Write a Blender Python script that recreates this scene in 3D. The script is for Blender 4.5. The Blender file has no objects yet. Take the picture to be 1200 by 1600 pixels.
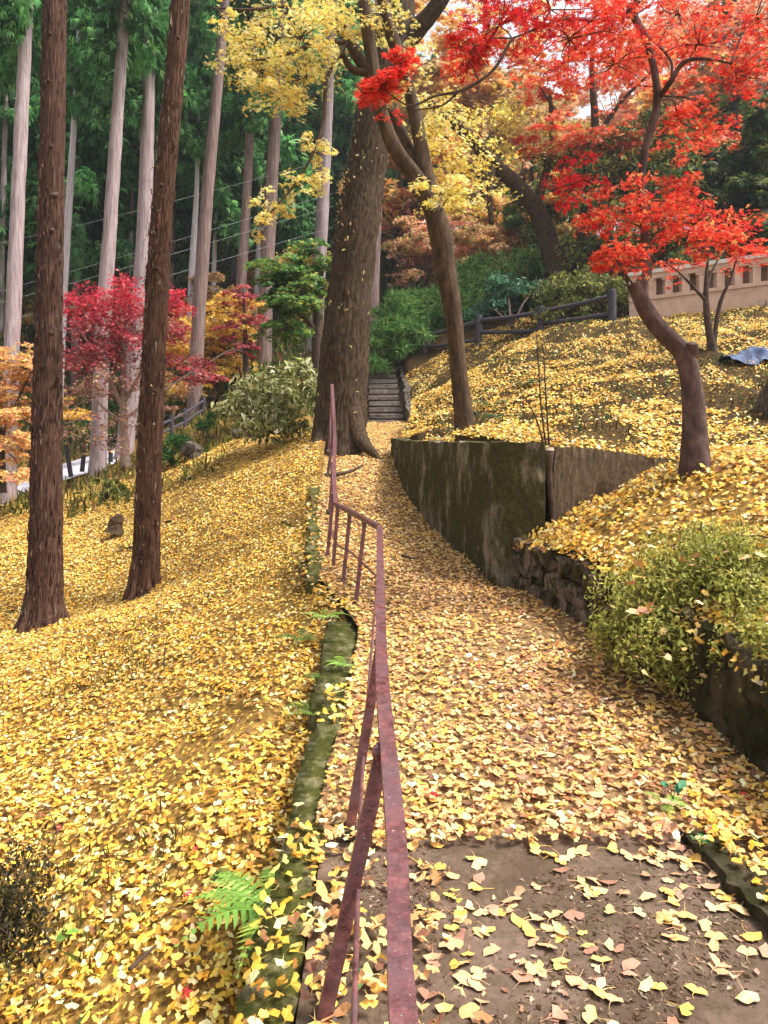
import bpy, math
import numpy as np
from mathutils import Vector

# ------------------------------------------------------------------ camera, sky, sun, exposure
scene = bpy.context.scene
COL = scene.collection
F_PX, HOR, EYE = 1155.0, 700.0, 1.55            # focal length and horizon row in photograph pixels, eye height
cam_d = bpy.data.cameras.new('camera')
cam = bpy.data.objects.new('camera', cam_d); COL.objects.link(cam)
cam.location = (0, 0, EYE); cam.rotation_euler = (math.radians(90), 0, 0)
cam_d.sensor_fit = 'AUTO'; cam_d.sensor_width = 36
cam_d.lens = 36 * F_PX / 1600; cam_d.shift_y = -(800 - HOR) / 1600
cam_d.clip_start = 0.05; cam_d.clip_end = 600
scene.camera = cam
SUN_EL, SUN_AZ = 58.0, 102.0                     # azimuth clockwise from +Y (view direction)
world = bpy.data.worlds.new('World'); scene.world = world; world.use_nodes = True
wn = world.node_tree; bg = wn.nodes['Background']
sky = wn.nodes.new('ShaderNodeTexSky'); sky.sky_type = 'NISHITA'; sky.sun_disc = False
sky.sun_elevation = math.radians(SUN_EL); sky.sun_rotation = math.radians(SUN_AZ)
sky.dust_density = 4.0; sky.air_density = 1.0
hs = wn.nodes.new('ShaderNodeHueSaturation'); hs.inputs['Saturation'].default_value = 0.25
wn.links.new(sky.outputs[0], hs.inputs['Color']); wn.links.new(hs.outputs[0], bg.inputs['Color'])
bg.inputs['Strength'].default_value = 0.15
sl = bpy.data.lights.new('sun', 'SUN'); sl.energy = 2.6; sl.angle = math.radians(11); sl.color = (1, .95, .86)
so = bpy.data.objects.new('sun', sl); COL.objects.link(so)
e, a = math.radians(SUN_EL), math.radians(SUN_AZ)
sd = Vector((math.sin(a) * math.cos(e), math.cos(a) * math.cos(e), math.sin(e)))
so.rotation_euler = (-sd).to_track_quat('-Z', 'Y').to_euler(); so.location = (10, -8, 40)
vs = scene.view_settings
vs.view_transform = 'Standard'; vs.look = 'None'; vs.gamma = 1.0; vs.use_curve_mapping = False
vs.exposure = 1.15
scene.render.engine = 'CYCLES'
cy = scene.cycles
cy.max_bounces = 6; cy.diffuse_bounces = 3; cy.glossy_bounces = 2; cy.transmission_bounces = 4; cy.transparent_max_bounces = 4
cy.use_denoising = True; cy.sample_clamp_indirect = 6

# ------------------------------------------------------------------ helpers
R = np.random.default_rng(11)
def P(px, py, d):
    """Real place of the thing seen at photograph pixel (px, py), standing d metres away."""
    return np.array([(px - 600) / F_PX * d, d, EYE + (HOR - py) / F_PX * d])

def make_mesh(name, V, T=None, Q=None, col=None, smooth=False):
    V = np.asarray(V, np.float32)
    me = bpy.data.meshes.new(name)
    T = np.zeros((0, 3), np.int32) if T is None or len(T) == 0 else np.asarray(T, np.int32)
    Q = np.zeros((0, 4), np.int32) if Q is None or len(Q) == 0 else np.asarray(Q, np.int32)
    me.vertices.add(len(V)); me.vertices.foreach_set('co', V.ravel())
    nl = T.size + Q.size
    me.loops.add(nl); me.loops.foreach_set('vertex_index', np.concatenate([T.ravel(), Q.ravel()]))
    me.polygons.add(len(T) + len(Q))
    st = np.concatenate([np.arange(len(T)) * 3, T.size + np.arange(len(Q)) * 4]).astype(np.int32)
    me.polygons.foreach_set('loop_start', st)
    me.polygons.foreach_set('use_smooth', np.full(len(T) + len(Q), bool(smooth)))
    me.update(calc_edges=True)
    if col is not None:
        c = np.ones((len(V), 4), np.float32); c[:, :3] = col
        at = me.color_attributes.new('col', 'FLOAT_COLOR', 'POINT'); at.data.foreach_set('color', c.ravel())
    return me

class MB:
    """Collects shapes that make up ONE part."""
    def __init__(s): s.V, s.T, s.Q, s.C, s.n = [], [], [], [], 0
    def add(s, V, T=None, Q=None, C=None):
        V = np.asarray(V, float)
        s.V.append(V)
        if T is not None and len(T): s.T.append(np.asarray(T) + s.n)
        if Q is not None and len(Q): s.Q.append(np.asarray(Q) + s.n)
        s.C.append(np.broadcast_to(np.asarray((1, 1, 1) if C is None else C, float), (len(V), 3)))
        s.n += len(V); return s
    def build(s, name, mat, parent=None, col=False, smooth=False):
        V = np.concatenate(s.V) if s.V else np.zeros((0, 3))
        loc = np.array(parent.location) if parent else np.zeros(3)
        p = parent
        while p is not None and p.parent is not None:
            p = p.parent; loc = loc + np.array(p.location)
        me = make_mesh(name, V - loc, np.concatenate(s.T) if s.T else None, np.concatenate(s.Q) if s.Q else None,
                       np.concatenate(s.C) if col else None, smooth)
        return link(name, me, mat, parent)
def link(name, me, mat, parent=None):
    o = bpy.data.objects.new(name, me); COL.objects.link(o)
    if mat is not None and not me.materials: me.materials.append(mat)
    if parent: o.parent = parent
    return o
def tag(o, label=None, cat=None, group=None, kind=None):
    if label: o['label'] = label
    if cat: o['category'] = cat
    if group: o['group'] = group
    if kind: o['kind'] = kind
    return o
def thing(name, label, cat, loc=(0, 0, 0), group=None):
    o = bpy.data.objects.new(name, None); COL.objects.link(o); o.location = tuple(float(v) for v in loc)
    o.empty_display_size = .1
    return tag(o, label, cat, group)
def copy_tree(o, parent=None):
    c = o.copy(); COL.objects.link(c); c.parent = parent
    for ch in o.children: copy_tree(ch, c)
    return c

def unit(v): return v / np.maximum(np.linalg.norm(v, axis=-1, keepdims=True), 1e-9)
def smooth_path(pts, n):
    """Catmull-Rom through pts (k,m) -> n samples."""
    pts = np.asarray(pts, float)
    if len(pts) == 2: return pts[0] + (pts[1] - pts[0]) * np.linspace(0, 1, n)[:, None]
    q = np.vstack([2 * pts[0] - pts[1], pts, 2 * pts[-1] - pts[-2]])
    seg = np.linalg.norm(np.diff(pts[:, :3], axis=0), axis=1); cum = np.concatenate([[0], np.cumsum(seg)])
    s = np.linspace(0, cum[-1], n); i = np.clip(np.searchsorted(cum, s, 'right') - 1, 0, len(pts) - 2)
    t = ((s - cum[i]) / np.maximum(seg[i], 1e-9))[:, None]
    p0, p1, p2, p3 = q[i], q[i + 1], q[i + 2], q[i + 3]
    return .5 * (2 * p1 + (p2 - p0) * t + (2 * p0 - 5 * p1 + 4 * p2 - p3) * t**2 + (3 * p1 - p0 - 3 * p2 + p3) * t**3)
def tube(pts, rad, ns=8, rough=0.0, ridges=0, seed=0, cap=True, lump=0.0):
    """Tapered tube; ridges gives bark furrows of depth rough (share of the radius)."""
    pts = np.asarray(pts, float); rad = np.asarray(rad, float) * np.ones(len(pts)); n = len(pts)
    tan = unit(np.gradient(pts, axis=0))
    ref = np.array([0., 1, 0]) if abs(tan[0][1]) < .9 else np.array([1., 0, 0])
    u = np.zeros_like(pts); u[0] = unit(ref - tan[0] * (ref @ tan[0]))
    for i in range(1, n): u[i] = unit(u[i - 1] - tan[i] * (u[i - 1] @ tan[i]))
    v = np.cross(tan, u)
    th = np.linspace(0, 2 * np.pi, ns, endpoint=False)
    rr = np.ones((n, ns))
    if ridges or lump:
        rg = np.random.default_rng(seed)
        L = np.concatenate([[0], np.cumsum(np.linalg.norm(np.diff(pts, axis=0), axis=1))])[:, None]
        if lump:
            for k in range(1, 5):
                rr += lump / k * np.sin(k * th[None] + rg.uniform(0, 6) + np.sin(L * rg.uniform(.8, 3.5) + rg.uniform(0, 6)) * 1.5)
        if ridges:
            w = th[None] + .10 * np.sin(L * 2.1 + rg.uniform(0, 6)) + .05 * np.sin(L * 5.3 + 3 * th[None])
            a = np.abs(np.sin(w * ridges / 2 + 1.1 * np.sin(L * 3.0 + 5 * w))) ** .7
            b = np.sin(w * (ridges * 1.63 // 1) + 2.2 * np.sin(L * 4.1 + 2 * w))
            rr += rough * (a - .6) + rough * .4 * b + rough * .5 * rg.normal(size=(n, ns)) * .6
    V = pts[:, None] + (np.cos(th)[None, :, None] * u[:, None] + np.sin(th)[None, :, None] * v[:, None]) * (rad[:, None] * rr)[..., None]
    V = V.reshape(-1, 3)
    i = np.arange(n - 1)[:, None]; j = np.arange(ns)[None]; k = (j + 1) % ns
    Q = np.stack([i * ns + j, i * ns + k, (i + 1) * ns + k, (i + 1) * ns + j], -1).reshape(-1, 4)
    T = []
    if cap:
        V = np.vstack([V, pts[-1], pts[0]]); c = n * ns
        jj = np.arange(ns); T = np.concatenate([np.stack([(n - 1) * ns + jj, (n - 1) * ns + (jj + 1) % ns, np.full(ns, c)], 1),
                                                np.stack([(jj + 1) % ns, jj, np.full(ns, c + 1)], 1)])
    return V, T, Q
BOXQ = np.array([[0, 3, 2, 1], [4, 5, 6, 7], [0, 1, 5, 4], [1, 2, 6, 5], [2, 3, 7, 6], [3, 0, 4, 7]])
def box(c, s, rz=0.0, jit=0.0, rg=R):
    V = np.array([[-1, -1, -1], [1, -1, -1], [1, 1, -1], [-1, 1, -1], [-1, -1, 1], [1, -1, 1], [1, 1, 1], [-1, 1, 1]]) * np.asarray(s) / 2.
    if jit: V = V + rg.uniform(-jit, jit, V.shape)
    cr, sr = math.cos(rz), math.sin(rz)
    V = V @ np.array([[cr, sr, 0], [-sr, cr, 0], [0, 0, 1]])
    return V + np.asarray(c), None, BOXQ
def chamfer_box(c, s, b, rz=0.0, jit=0.0, rg=R):
    """Box with chamfered edges (24 vertices, 26 faces)."""
    h = np.asarray(s) / 2.; V = []; idx = {}
    for sx in (-1, 1):
        for sy in (-1, 1):
            for sz in (-1, 1):
                for ax in range(3):
                    p = np.array([sx, sy, sz]) * (h - b); p[ax] = (sx, sy, sz)[ax] * h[ax]
                    idx[(sx, sy, sz, ax)] = len(V); V.append(p)
    Q, T = [], []
    for ax in range(3):
        o = [k for k in range(3) if k != ax]
        for sg in (-1, 1):
            f = []
            for s1, s2 in ((-1, -1), (1, -1), (1, 1), (-1, 1)):
                k = [0, 0, 0]; k[ax] = sg; k[o[0]] = s1; k[o[1]] = s2; f.append(idx[(*k, ax)])
            Q.append(f)
        for s1 in (-1, 1):
            for s2 in (-1, 1):
                f = []
                for sg, a2 in ((-1, 0), (1, 0), (1, 1), (-1, 1)):
                    k = [0, 0, 0]; k[ax] = sg; k[o[0]] = s1; k[o[1]] = s2; f.append(idx[(*k, o[a2])])
                Q.append(f)
    for sx in (-1, 1):
        for sy in (-1, 1):
            for sz in (-1, 1): T.append([idx[(sx, sy, sz, k)] for k in range(3)])
    V = np.array(V)
    if jit: V = V + rg.uniform(-jit, jit, V.shape)
    cr, sr = math.cos(rz), math.sin(rz)
    V = V @ np.array([[cr, sr, 0], [-sr, cr, 0], [0, 0, 1]])
    return V + np.asarray(c), T, Q
def bar(a, b, w, h, up=(0, 0, 1)):
    """Rectangular bar from a to b."""
    a, b = np.asarray(a, float), np.asarray(b, float); t = unit(b - a); s = unit(np.cross(t, up)); n = np.cross(s, t)
    V = [p + s * w / 2 * i + n * h / 2 * j for p in (a, b) for i, j in ((-1, -1), (1, -1), (1, 1), (-1, 1))]
    return np.array(V), None, np.array([[0, 1, 2, 3], [7, 6, 5, 4], [0, 4, 5, 1], [1, 5, 6, 2], [2, 6, 7, 3], [3, 7, 4, 0]])

_NG = R.random((64, 64))
def vnoise(x, y):
    xi, yi = np.floor(x).astype(int), np.floor(y).astype(int); fx, fy = x - xi, y - yi
    fx, fy = fx * fx * (3 - 2 * fx), fy * fy * (3 - 2 * fy)
    g = lambda i, j: _NG[i % 64, j % 64]
    return (g(xi, yi) * (1 - fx) + g(xi + 1, yi) * fx) * (1 - fy) + (g(xi, yi + 1) * (1 - fx) + g(xi + 1, yi + 1) * fx) * fy - .5
def fbm(x, y, o=3):
    return sum(vnoise(x * 2.03**k + 7 * k, y * 2.03**k + 3 * k) * .5**k for k in range(o))

# ------------------------------------------------------------------ leaf templates (x across, y along, z up)
def fan_leaf(arc, notch, pet=True, curl=.18, half=62):
    an = np.radians(np.linspace(-half, half, arc)); r = 1 - .05 * np.cos(an * 5)
    if notch: r[arc // 2] = .68
    x, y = np.sin(an) * r, np.cos(an) * r
    V = [[0, 0, 0]] + [[x[i], y[i], curl * (x[i]**2 * 1.1 + .25 * y[i]**2) + (.05 if i % 2 else -.04)] for i in range(arc)]
    T = [[0, i + 2, i + 1] for i in range(arc - 1)]
    if pet:
        k = len(V); V += [[.025, .03, 0], [-.025, .03, 0], [.16, -.75, .03]]; T.append([k, k + 1, k + 2])
    V = np.array(V); V[:, 1] -= .45
    return V * .56, np.array(T)
L_GINKGO = [fan_leaf(7, True, True, .20), fan_leaf(7, True, True, -.28), fan_leaf(7, True, True, .55, 55), fan_leaf(6, False, True, .1, 68)]
L_GINKGO_FAR = [fan_leaf(4, False, False, .3), fan_leaf(4, False, False, -.3)]
def star_leaf():
    V, T = [], []
    for k, (an, ln) in enumerate(((-105, .55), (-52, .85), (0, 1.), (52, .85), (105, .55))):
        an = math.radians(an); d = np.array([math.sin(an), math.cos(an)]); s = np.array([d[1], -d[0]])
        m = d * .45
        V += [[0, 0, 0], [*(m + s * .17), .04], [*(d * ln), -.14], [*(m - s * .17), .04]]
        T += [[4 * k, 4 * k + 1, 4 * k + 2], [4 * k, 4 * k + 2, 4 * k + 3]]
    return np.array(V) * .55, np.array(T)
L_MAPLE = [star_leaf()]
L_MAPLE_FAR = [(np.array([[-.5, 0, 0], [-.1, .1, .03], [0, .6, -.08], [.1, .1, .03], [.5, 0, -.04], [0, -.35, 0]]) , np.array([[0, 5, 1], [1, 3, 2], [1, 5, 3], [3, 5, 4]]))]
L_OVAL = [(np.array([[0, -.5, 0], [.22, -.05, .07], [0, .5, -.05], [-.22, -.05, .07]]), np.array([[0, 1, 2], [0, 2, 3]]))]
L_BLADE = [(np.array([[0, -.1, 0], [.075, .25, .05], [0, 1, -.22], [-.075, .25, .05]]), np.array([[0, 1, 2], [0, 2, 3]]))]
def needle_spray():
    V, T = [], []
    for an, l in ((-40, .7), (0, 1.), (38, .75), (-15, .85)):
        an = math.radians(an); d = np.array([math.sin(an), math.cos(an)]); s = np.array([d[1], -d[0]]) * .055
        k = len(V); V += [[*(-s * .8), 0], [*(s * .8), 0], [*(d * l * .6 + s * 1.3), -.05], [*(d * l), -.22 * l], [*(d * l * .6 - s * 1.3), -.02]]
        T += [[k, k + 1, k + 2], [k, k + 2, k + 4], [k + 4, k + 2, k + 3]]
    return np.array(V), np.array(T)
L_NEEDLE = [needle_spray()]
def frames(nrm, head):
    n = unit(nrm); t = np.stack([np.cos(head), np.sin(head), np.zeros_like(head)], 1)
    t = unit(t - n * np.sum(t * n, 1, keepdims=True)); b = np.cross(n, t)
    return np.stack([t, b, n], 2)          # columns x, y, z of the leaf
def scatter(mb, tmpl, pos, nrm, head, size, col):
    """Real leaf faces at pos, each with its own turn, size and colour."""
    if len(pos) == 0: return mb
    which = R.integers(0, len(tmpl), len(pos)); M = frames(nrm, head)
    size = np.asarray(size) * np.ones(len(pos))
    for w, (tv, tf) in enumerate(tmpl):
        k = np.where(which == w)[0]
        if not len(k): continue
        V = np.einsum('nij,vj->nvi', M[k] * size[k, None, None], tv) + pos[k, None]
        T = tf[None] + (np.arange(len(k)) * len(tv))[:, None, None]
        mb.add(V.reshape(-1, 3), T.reshape(-1, 3), None, np.repeat(col[k], len(tv), 0))
    return mb
def pick(pal, n, jit=.12):
    cols = np.array([p[:3] for p in pal]); w = np.array([p[3] for p in pal], float)
    c = cols[R.choice(len(pal), n, p=w / w.sum())]
    return np.clip(c * (1 + R.normal(0, jit, (n, 1))) * (1 + R.normal(0, jit * .4, (n, 3))), .004, .95)

# ------------------------------------------------------------------ materials
def mat_new(name):
    m = bpy.data.materials.new(name); m.use_nodes = True
    nt = m.node_tree; return m, nt, nt.nodes['Principled BSDF']
def N(nt, typ, **kw):
    n = nt.nodes.new(typ)
    for k, v in kw.items():
        if k in n.inputs: n.inputs[k].default_value = v
        else: setattr(n, k, v)
    return n
def ramp(nt, fac, stops):
    r = nt.nodes.new('ShaderNodeValToRGB'); el = r.color_ramp.elements
    while len(el) < len(stops): el.new(.5)
    for e_, (p, c) in zip(el, stops): e_.position = p; e_.color = (*c, 1)
    nt.links.new(fac, r.inputs[0]); return r.outputs[0]
def noise(nt, scale, detail=4, rough=.6, vec=None, stretch=None, space='Object'):
    n = N(nt, 'ShaderNodeTexNoise', Scale=scale, Detail=detail, Roughness=rough)
    tc = nt.nodes.new('ShaderNodeTexCoord'); src = tc.outputs[space]
    if stretch:
        mp = nt.nodes.new('ShaderNodeMapping'); mp.inputs['Scale'].default_value = stretch
        nt.links.new(src, mp.inputs[0]); src = mp.outputs[0]
    nt.links.new(src, n.inputs['Vector']); return n.outputs['Fac']
def mixc(nt, fac, a, b):
    m = nt.nodes.new('ShaderNodeMix'); m.data_type = 'RGBA'
    for s, v in ((0, fac), (6, a), (7, b)):
        if isinstance(v, (tuple, float, int)): m.inputs[s].default_value = (*v, 1) if isinstance(v, tuple) else v
        else: nt.links.new(v, m.inputs[s])
    return m.outputs[2]
def bump(nt, bs, h, strength=.5, dist=.02):
    b = N(nt, 'ShaderNodeBump', Strength=strength, Distance=dist)
    nt.links.new(h, b.inputs['Height']); nt.links.new(b.outputs[0], bs.inputs['Normal'])
def mat_noise(name, stops, scale, stretch=None, rough=.85, bs_=.6, dist=.02, detail=6, metal=0.):
    m, nt, bs = mat_new(name)
    f = noise(nt, scale, detail, .65, None, stretch)
    nt.links.new(ramp(nt, f, stops), bs.inputs['Base Color']); bs.inputs['Roughness'].default_value = rough
    bs.inputs['Metallic'].default_value = metal; bs.inputs['Specular IOR Level'].default_value = .25
    bump(nt, bs, f, bs_, dist); return m
def mat_leaf(name, trans=.35, rough=.5, spec=.25):
    m, nt, bs = mat_new(name)
    at = N(nt, 'ShaderNodeAttribute', attribute_name='col')
    nt.links.new(at.outputs['Color'], bs.inputs['Base Color']); bs.inputs['Roughness'].default_value = rough
    bs.inputs['Specular IOR Level'].default_value = spec
    tr = nt.nodes.new('ShaderNodeBsdfTranslucent'); nt.links.new(at.outputs['Color'], tr.inputs['Color'])
    mx = N(nt, 'ShaderNodeMixShader'); mx.inputs[0].default_value = trans
    nt.links.new(bs.outputs[0], mx.inputs[1]); nt.links.new(tr.outputs[0], mx.inputs[2])
    nt.links.new(mx.outputs[0], nt.nodes['Material Output'].inputs['Surface']); return m
M = {}
M['leaf'] = mat_leaf('leaf', .45); M['litter'] = mat_leaf('fallen_leaf', .22, .55, .3); M['needle'] = mat_leaf('needle', .5, .6, .15)
def mat_single_leaf():
    m, nt, bs = mat_new('single_fallen_leaf')
    oi = nt.nodes.new('ShaderNodeObjectInfo')
    c = ramp(nt, oi.outputs['Random'], [(0, (.80, .44, .09)), (.2, (.84, .54, .15)), (.38, (.72, .42, .19)), (.52, (.78, .50, .25)), (.66, (.60, .33, .19)), (.78, (.84, .62, .30)), (.88, (.30, .14, .10)), (1, (.58, .30, .20))])
    f = noise(nt, 40, 5)
    c2 = mixc(nt, ramp(nt, f, [(.5, (0, 0, 0)), (.75, (.7, .7, .7))]), c, (.36, .18, .07))
    nt.links.new(c2, bs.inputs['Base Color']); bs.inputs['Roughness'].default_value = .5; bs.inputs['Specular IOR Level'].default_value = .3
    return m
M['single'] = mat_single_leaf()
def mat_ground(name, dark, mid, light):
    m, nt, bs = mat_new(name)
    f = noise(nt, 22, 8, .7); g = noise(nt, 1.7, 4, .6)
    c1 = ramp(nt, f, [(.32, dark), (.5, mid), (.66, light)])
    c2 = mixc(nt, ramp(nt, g, [(.45, (0, 0, 0)), (.68, (1, 1, 1))]), c1, tuple(v * .6 for v in mid))
    nt.links.new(c2, bs.inputs['Base Color']); bs.inputs['Roughness'].default_value = .95; bs.inputs['Specular IOR Level'].default_value = .1
    bump(nt, bs, f, .8, .03); return m
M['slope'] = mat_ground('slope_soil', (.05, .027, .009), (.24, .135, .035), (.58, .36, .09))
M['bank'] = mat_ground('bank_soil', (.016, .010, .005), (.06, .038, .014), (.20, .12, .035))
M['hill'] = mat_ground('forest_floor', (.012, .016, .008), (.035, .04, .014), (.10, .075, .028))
M['path'] = mat_ground('path_soil', (.07, .040, .018), (.26, .155, .07), (.55, .36, .16))
def mat_slab():
    m, nt, bs = mat_new('dirty_concrete')
    f = noise(nt, 2.3, 10, .7); g = noise(nt, 45, 8, .8); h = noise(nt, 9, 8, .75)
    c = ramp(nt, f, [(.30, (.085, .054, .034)), (.45, (.135, .088, .060)), (.58, (.20, .134, .098)), (.72, (.27, .185, .145))])
    c = mixc(nt, ramp(nt, h, [(.48, (0, 0, 0)), (.66, (.8, .8, .8))]), c, (.075, .055, .024))
    c = mixc(nt, ramp(nt, g, [(.36, (.75, .75, .75)), (.46, (0, 0, 0))]), c, (.04, .026, .014))
    c = mixc(nt, ramp(nt, g, [(.60, (0, 0, 0)), (.70, (.6, .6, .6))]), c, (.40, .31, .23))
    nt.links.new(c, bs.inputs['Base Color']); bs.inputs['Roughness'].default_value = .85; bs.inputs['Specular IOR Level'].default_value = .2
    bump(nt, bs, g, .9, .012); return m
M['slab'] = mat_slab()
M['road'] = mat_noise('pale_asphalt', [(.3, (.40, .38, .43)), (.7, (.52, .50, .55))], 6, None, .8, .2)
M['cedar'] = mat_noise('cedar_bark', [(0.28, (0.0158, 0.0073, 0.0052)), (0.48, (0.0674, 0.0306, 0.0194)), (0.62, (0.1236, 0.0643, 0.0428)), (0.82, (0.2022, 0.1285, 0.0972))], 5, (11, 11, .7), .9, .9, .02)
M['cedar2'] = mat_noise('cedar_bark_red', [(0.28, (0.0179, 0.0075, 0.0041)), (0.48, (0.0759, 0.033, 0.0177)), (0.62, (0.1339, 0.0693, 0.0412)), (0.82, (0.2053, 0.1333, 0.0942))], 5, (10, 10, .7), .9, .9, .02)
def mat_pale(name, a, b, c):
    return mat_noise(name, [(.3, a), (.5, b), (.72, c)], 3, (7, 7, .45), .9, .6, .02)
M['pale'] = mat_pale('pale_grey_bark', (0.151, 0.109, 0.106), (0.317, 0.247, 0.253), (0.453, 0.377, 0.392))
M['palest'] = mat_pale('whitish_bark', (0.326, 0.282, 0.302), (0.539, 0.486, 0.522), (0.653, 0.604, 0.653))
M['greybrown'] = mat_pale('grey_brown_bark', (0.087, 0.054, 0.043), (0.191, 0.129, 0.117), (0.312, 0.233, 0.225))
M['ginkgo'] = mat_noise('furrowed_bark', [(0.3, (0.0109, 0.0066, 0.0038)), (0.48, (0.0544, 0.0326, 0.0174)), (0.62, (0.1034, 0.068, 0.0381)), (0.8, (0.1632, 0.1224, 0.0762))], 5, (9, 9, 1.3), .92, 1.0, .03)
M['maple_bark'] = mat_noise('smooth_brown_bark', [(0.3, (0.0192, 0.0106, 0.0048)), (0.5, (0.06, 0.0336, 0.0163)), (0.66, (0.096, 0.06, 0.0307)), (0.82, (0.1536, 0.12, 0.072))], 6, (2.2, 2.2, 1), .85, .6, .012)
M['maple_bark2'] = mat_noise('dark_smooth_bark', [(0.3, (0.0263, 0.0135, 0.0105)), (0.5, (0.075, 0.0413, 0.0338)), (0.66, (0.1275, 0.075, 0.0638)), (0.84, (0.315, 0.2475, 0.2175))], 6, (2, 2, 1.2), .8, .6, .012)
M['twig'] = mat_noise('twig_bark', [(.3, (.03, .018, .012)), (.7, (.11, .07, .05))], 9, None, .85, .3)
M['pale_twig'] = mat_noise('pale_twig_bark', [(.3, (.22, .16, .12)), (.7, (.42, .33, .27))], 9, None, .85, .3)
def mat_mossy(name, moss, grey, split=.5, streak=(3, 3, .7)):
    m, nt, bs = mat_new(name)
    f = noise(nt, 2.2, 8, .68, None, streak); g = noise(nt, 30, 6, .7)
    mo = ramp(nt, g, [(.3, tuple(v * .45 for v in moss)), (.55, moss), (.75, tuple(min(1, v * 1.8) for v in moss))])
    gr = ramp(nt, g, [(.3, tuple(v * .6 for v in grey)), (.7, tuple(v * 1.25 for v in grey))])
    c = mixc(nt, ramp(nt, f, [(split - .07, (0, 0, 0)), (split + .07, (1, 1, 1))]), mo, gr)
    nt.links.new(c, bs.inputs['Base Color']); bs.inputs['Roughness'].default_value = .95; bs.inputs['Specular IOR Level'].default_value = .1
    bump(nt, bs, g, .7, .02); return m
M['mossy'] = mat_mossy('mossy_concrete', (.058, .050, .018), (.23, .185, .13), .57, (1.7, 1.7, .75))
M['bare_wall'] = mat_mossy('weathered_concrete', (.085, .056, .030), (.19, .14, .092), .42, (1.5, 1.5, .6))
M['moss'] = mat_mossy('green_moss', (.070, .072, .016), (.19, .165, .085), .55, (5, 5, 5))
M['moss_and_shade'] = mat_mossy('moss_and_shade_concrete', (.028, .027, .010), (.085, .066, .040), .52, (2.5, 2.5, 1.2))  # mossy concrete, coloured darker for the shade under the bush
M['stone'] = mat_mossy('wall_stone', (.05, .042, .018), (.20, .145, .11), .53, (5, 5, 2))
M['rock'] = mat_mossy('grey_rock', (.05, .04, .025), (.14, .115, .10), .5, (4, 4, 4))
def mat_rail():
    m, nt, bs = mat_new('rusty_painted_steel')
    f = noise(nt, 26, 12, .8); g = noise(nt, 120, 5, .7); h = noise(nt, 7, 8, .7)
    c = ramp(nt, f, [(.34, (.035, .012, .012)), (.45, (.10, .030, .032)), (.53, (.17, .058, .060)), (.62, (.28, .10, .095)), (.74, (.16, .052, .034))])
    c = mixc(nt, ramp(nt, h, [(.42, (0, 0, 0)), (.62, (.75, .75, .75))]), c, (.13, .075, .085))
    c = mixc(nt, ramp(nt, g, [(.65, (0, 0, 0)), (.69, (1, 1, 1))]), c, (.55, .45, .43))
    nt.links.new(c, bs.inputs['Base Color']); bs.inputs['Roughness'].default_value = .48; bs.inputs['Metallic'].default_value = .15
    bump(nt, bs, g, .35, .004); return m
M['rail'] = mat_rail()
M['step'] = mat_noise('dark_step', [(.3, (.085, .066, .054)), (.7, (.27, .22, .19))], 8, None, .9, .5)
M['fence'] = mat_noise('fence_log', [(.3, (.036, .032, .042)), (.7, (.09, .082, .10))], 5, (3, 3, 3), .8, .4)
M['balus'] = mat_noise('pink_concrete', [(.3, (.50, .32, .23)), (.7, (.68, .47, .36))], 4, None, .85, .3)
M['balus_toplit'] = mat_noise('toplit_cap', [(.3, (.62, .54, .50)), (.7, (.80, .74, .70))], 6, None, .8, .3)  # cap paler than the body: light from above put into its colour
M['balus_shade'] = mat_noise('shaded_recess', [(.3, (.13, .07, .045)), (.7, (.20, .115, .08))], 4, None, .9, .3)  # recess darker than the piers: shade between them put into the colour
M['tarp'] = mat_noise('blue_tarp', [(.3, (.04, .06, .13)), (.7, (.15, .18, .27))], 6, None, .95, .6)
M['wire'] = mat_noise('wire', [(.3, (.35, .40, .40)), (.7, (.5, .55, .55))], 6)
M['cut'] = mat_noise('cut_wood', [(.3, (.36, .27, .18)), (.7, (.55, .44, .33))], 12)

# ------------------------------------------------------------------ terrain heights
def tps(pts, sm=1e-3):
    A = np.array(pts, float); n = len(A); xy = A[:, :2]
    def K(p): 
        r2 = ((p[:, None] - xy[None])**2).sum(-1); return .5 * r2 * np.log(np.maximum(r2, 1e-12))
    M_ = np.zeros((n + 3, n + 3)); M_[:n, :n] = K(xy) + sm * np.eye(n); M_[:n, n] = 1; M_[:n, n + 1:] = xy
    M_[n, :n] = 1; M_[n + 1:, :n] = xy.T
    w = np.linalg.solve(M_, np.concatenate([A[:, 2], np.zeros(3)]))
    def f(x, y):
        x, y = np.broadcast_arrays(np.asarray(x, float), np.asarray(y, float)); sh = x.shape
        p = np.stack([x.ravel(), y.ravel()], 1); out = np.zeros(len(p))
        for s in range(0, len(p), 20000):
            q = p[s:s + 20000]; out[s:s + 20000] = K(q) @ w[:n] + w[n] + q @ w[n + 1:]
        return out.reshape(sh)
    return f
def XZ(px, py, d): p = P(px, py, d); return (p[0], p[1], p[2])
path_z = lambda d: np.interp(d, [-3, 1, 3, 5, 7, 9, 10.5, 12, 14, 18, 19.9, 20.3, 23.7, 24.2, 26], [-.15, -.1, -.02, .13, .3, .58, .97, 1.32, 1.68, 2.05, 2.24, 2.1, 3.8, 4.15, 4.5])
x_l = lambda d: np.interp(d, [-3, 1, 2.9, 4.4, 5.6, 6.2, 7.2, 9.5, 12.3, 14, 18, 20, 25], [-.27, -.27, -.27, -.19, -.16, -.3, -.65, -.85, -1.0, -1.1, -.7, -.55, -.55])
x_r = lambda d: np.interp(d, [-3, 3.4, 4.9, 5.8, 7, 8.9, 10.5, 12.5, 14, 18, 20, 25], [1.85, 1.77, 1.70, 1.5, 1.2, .77, .45, .28, .5, .66, .62, .5])
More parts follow.
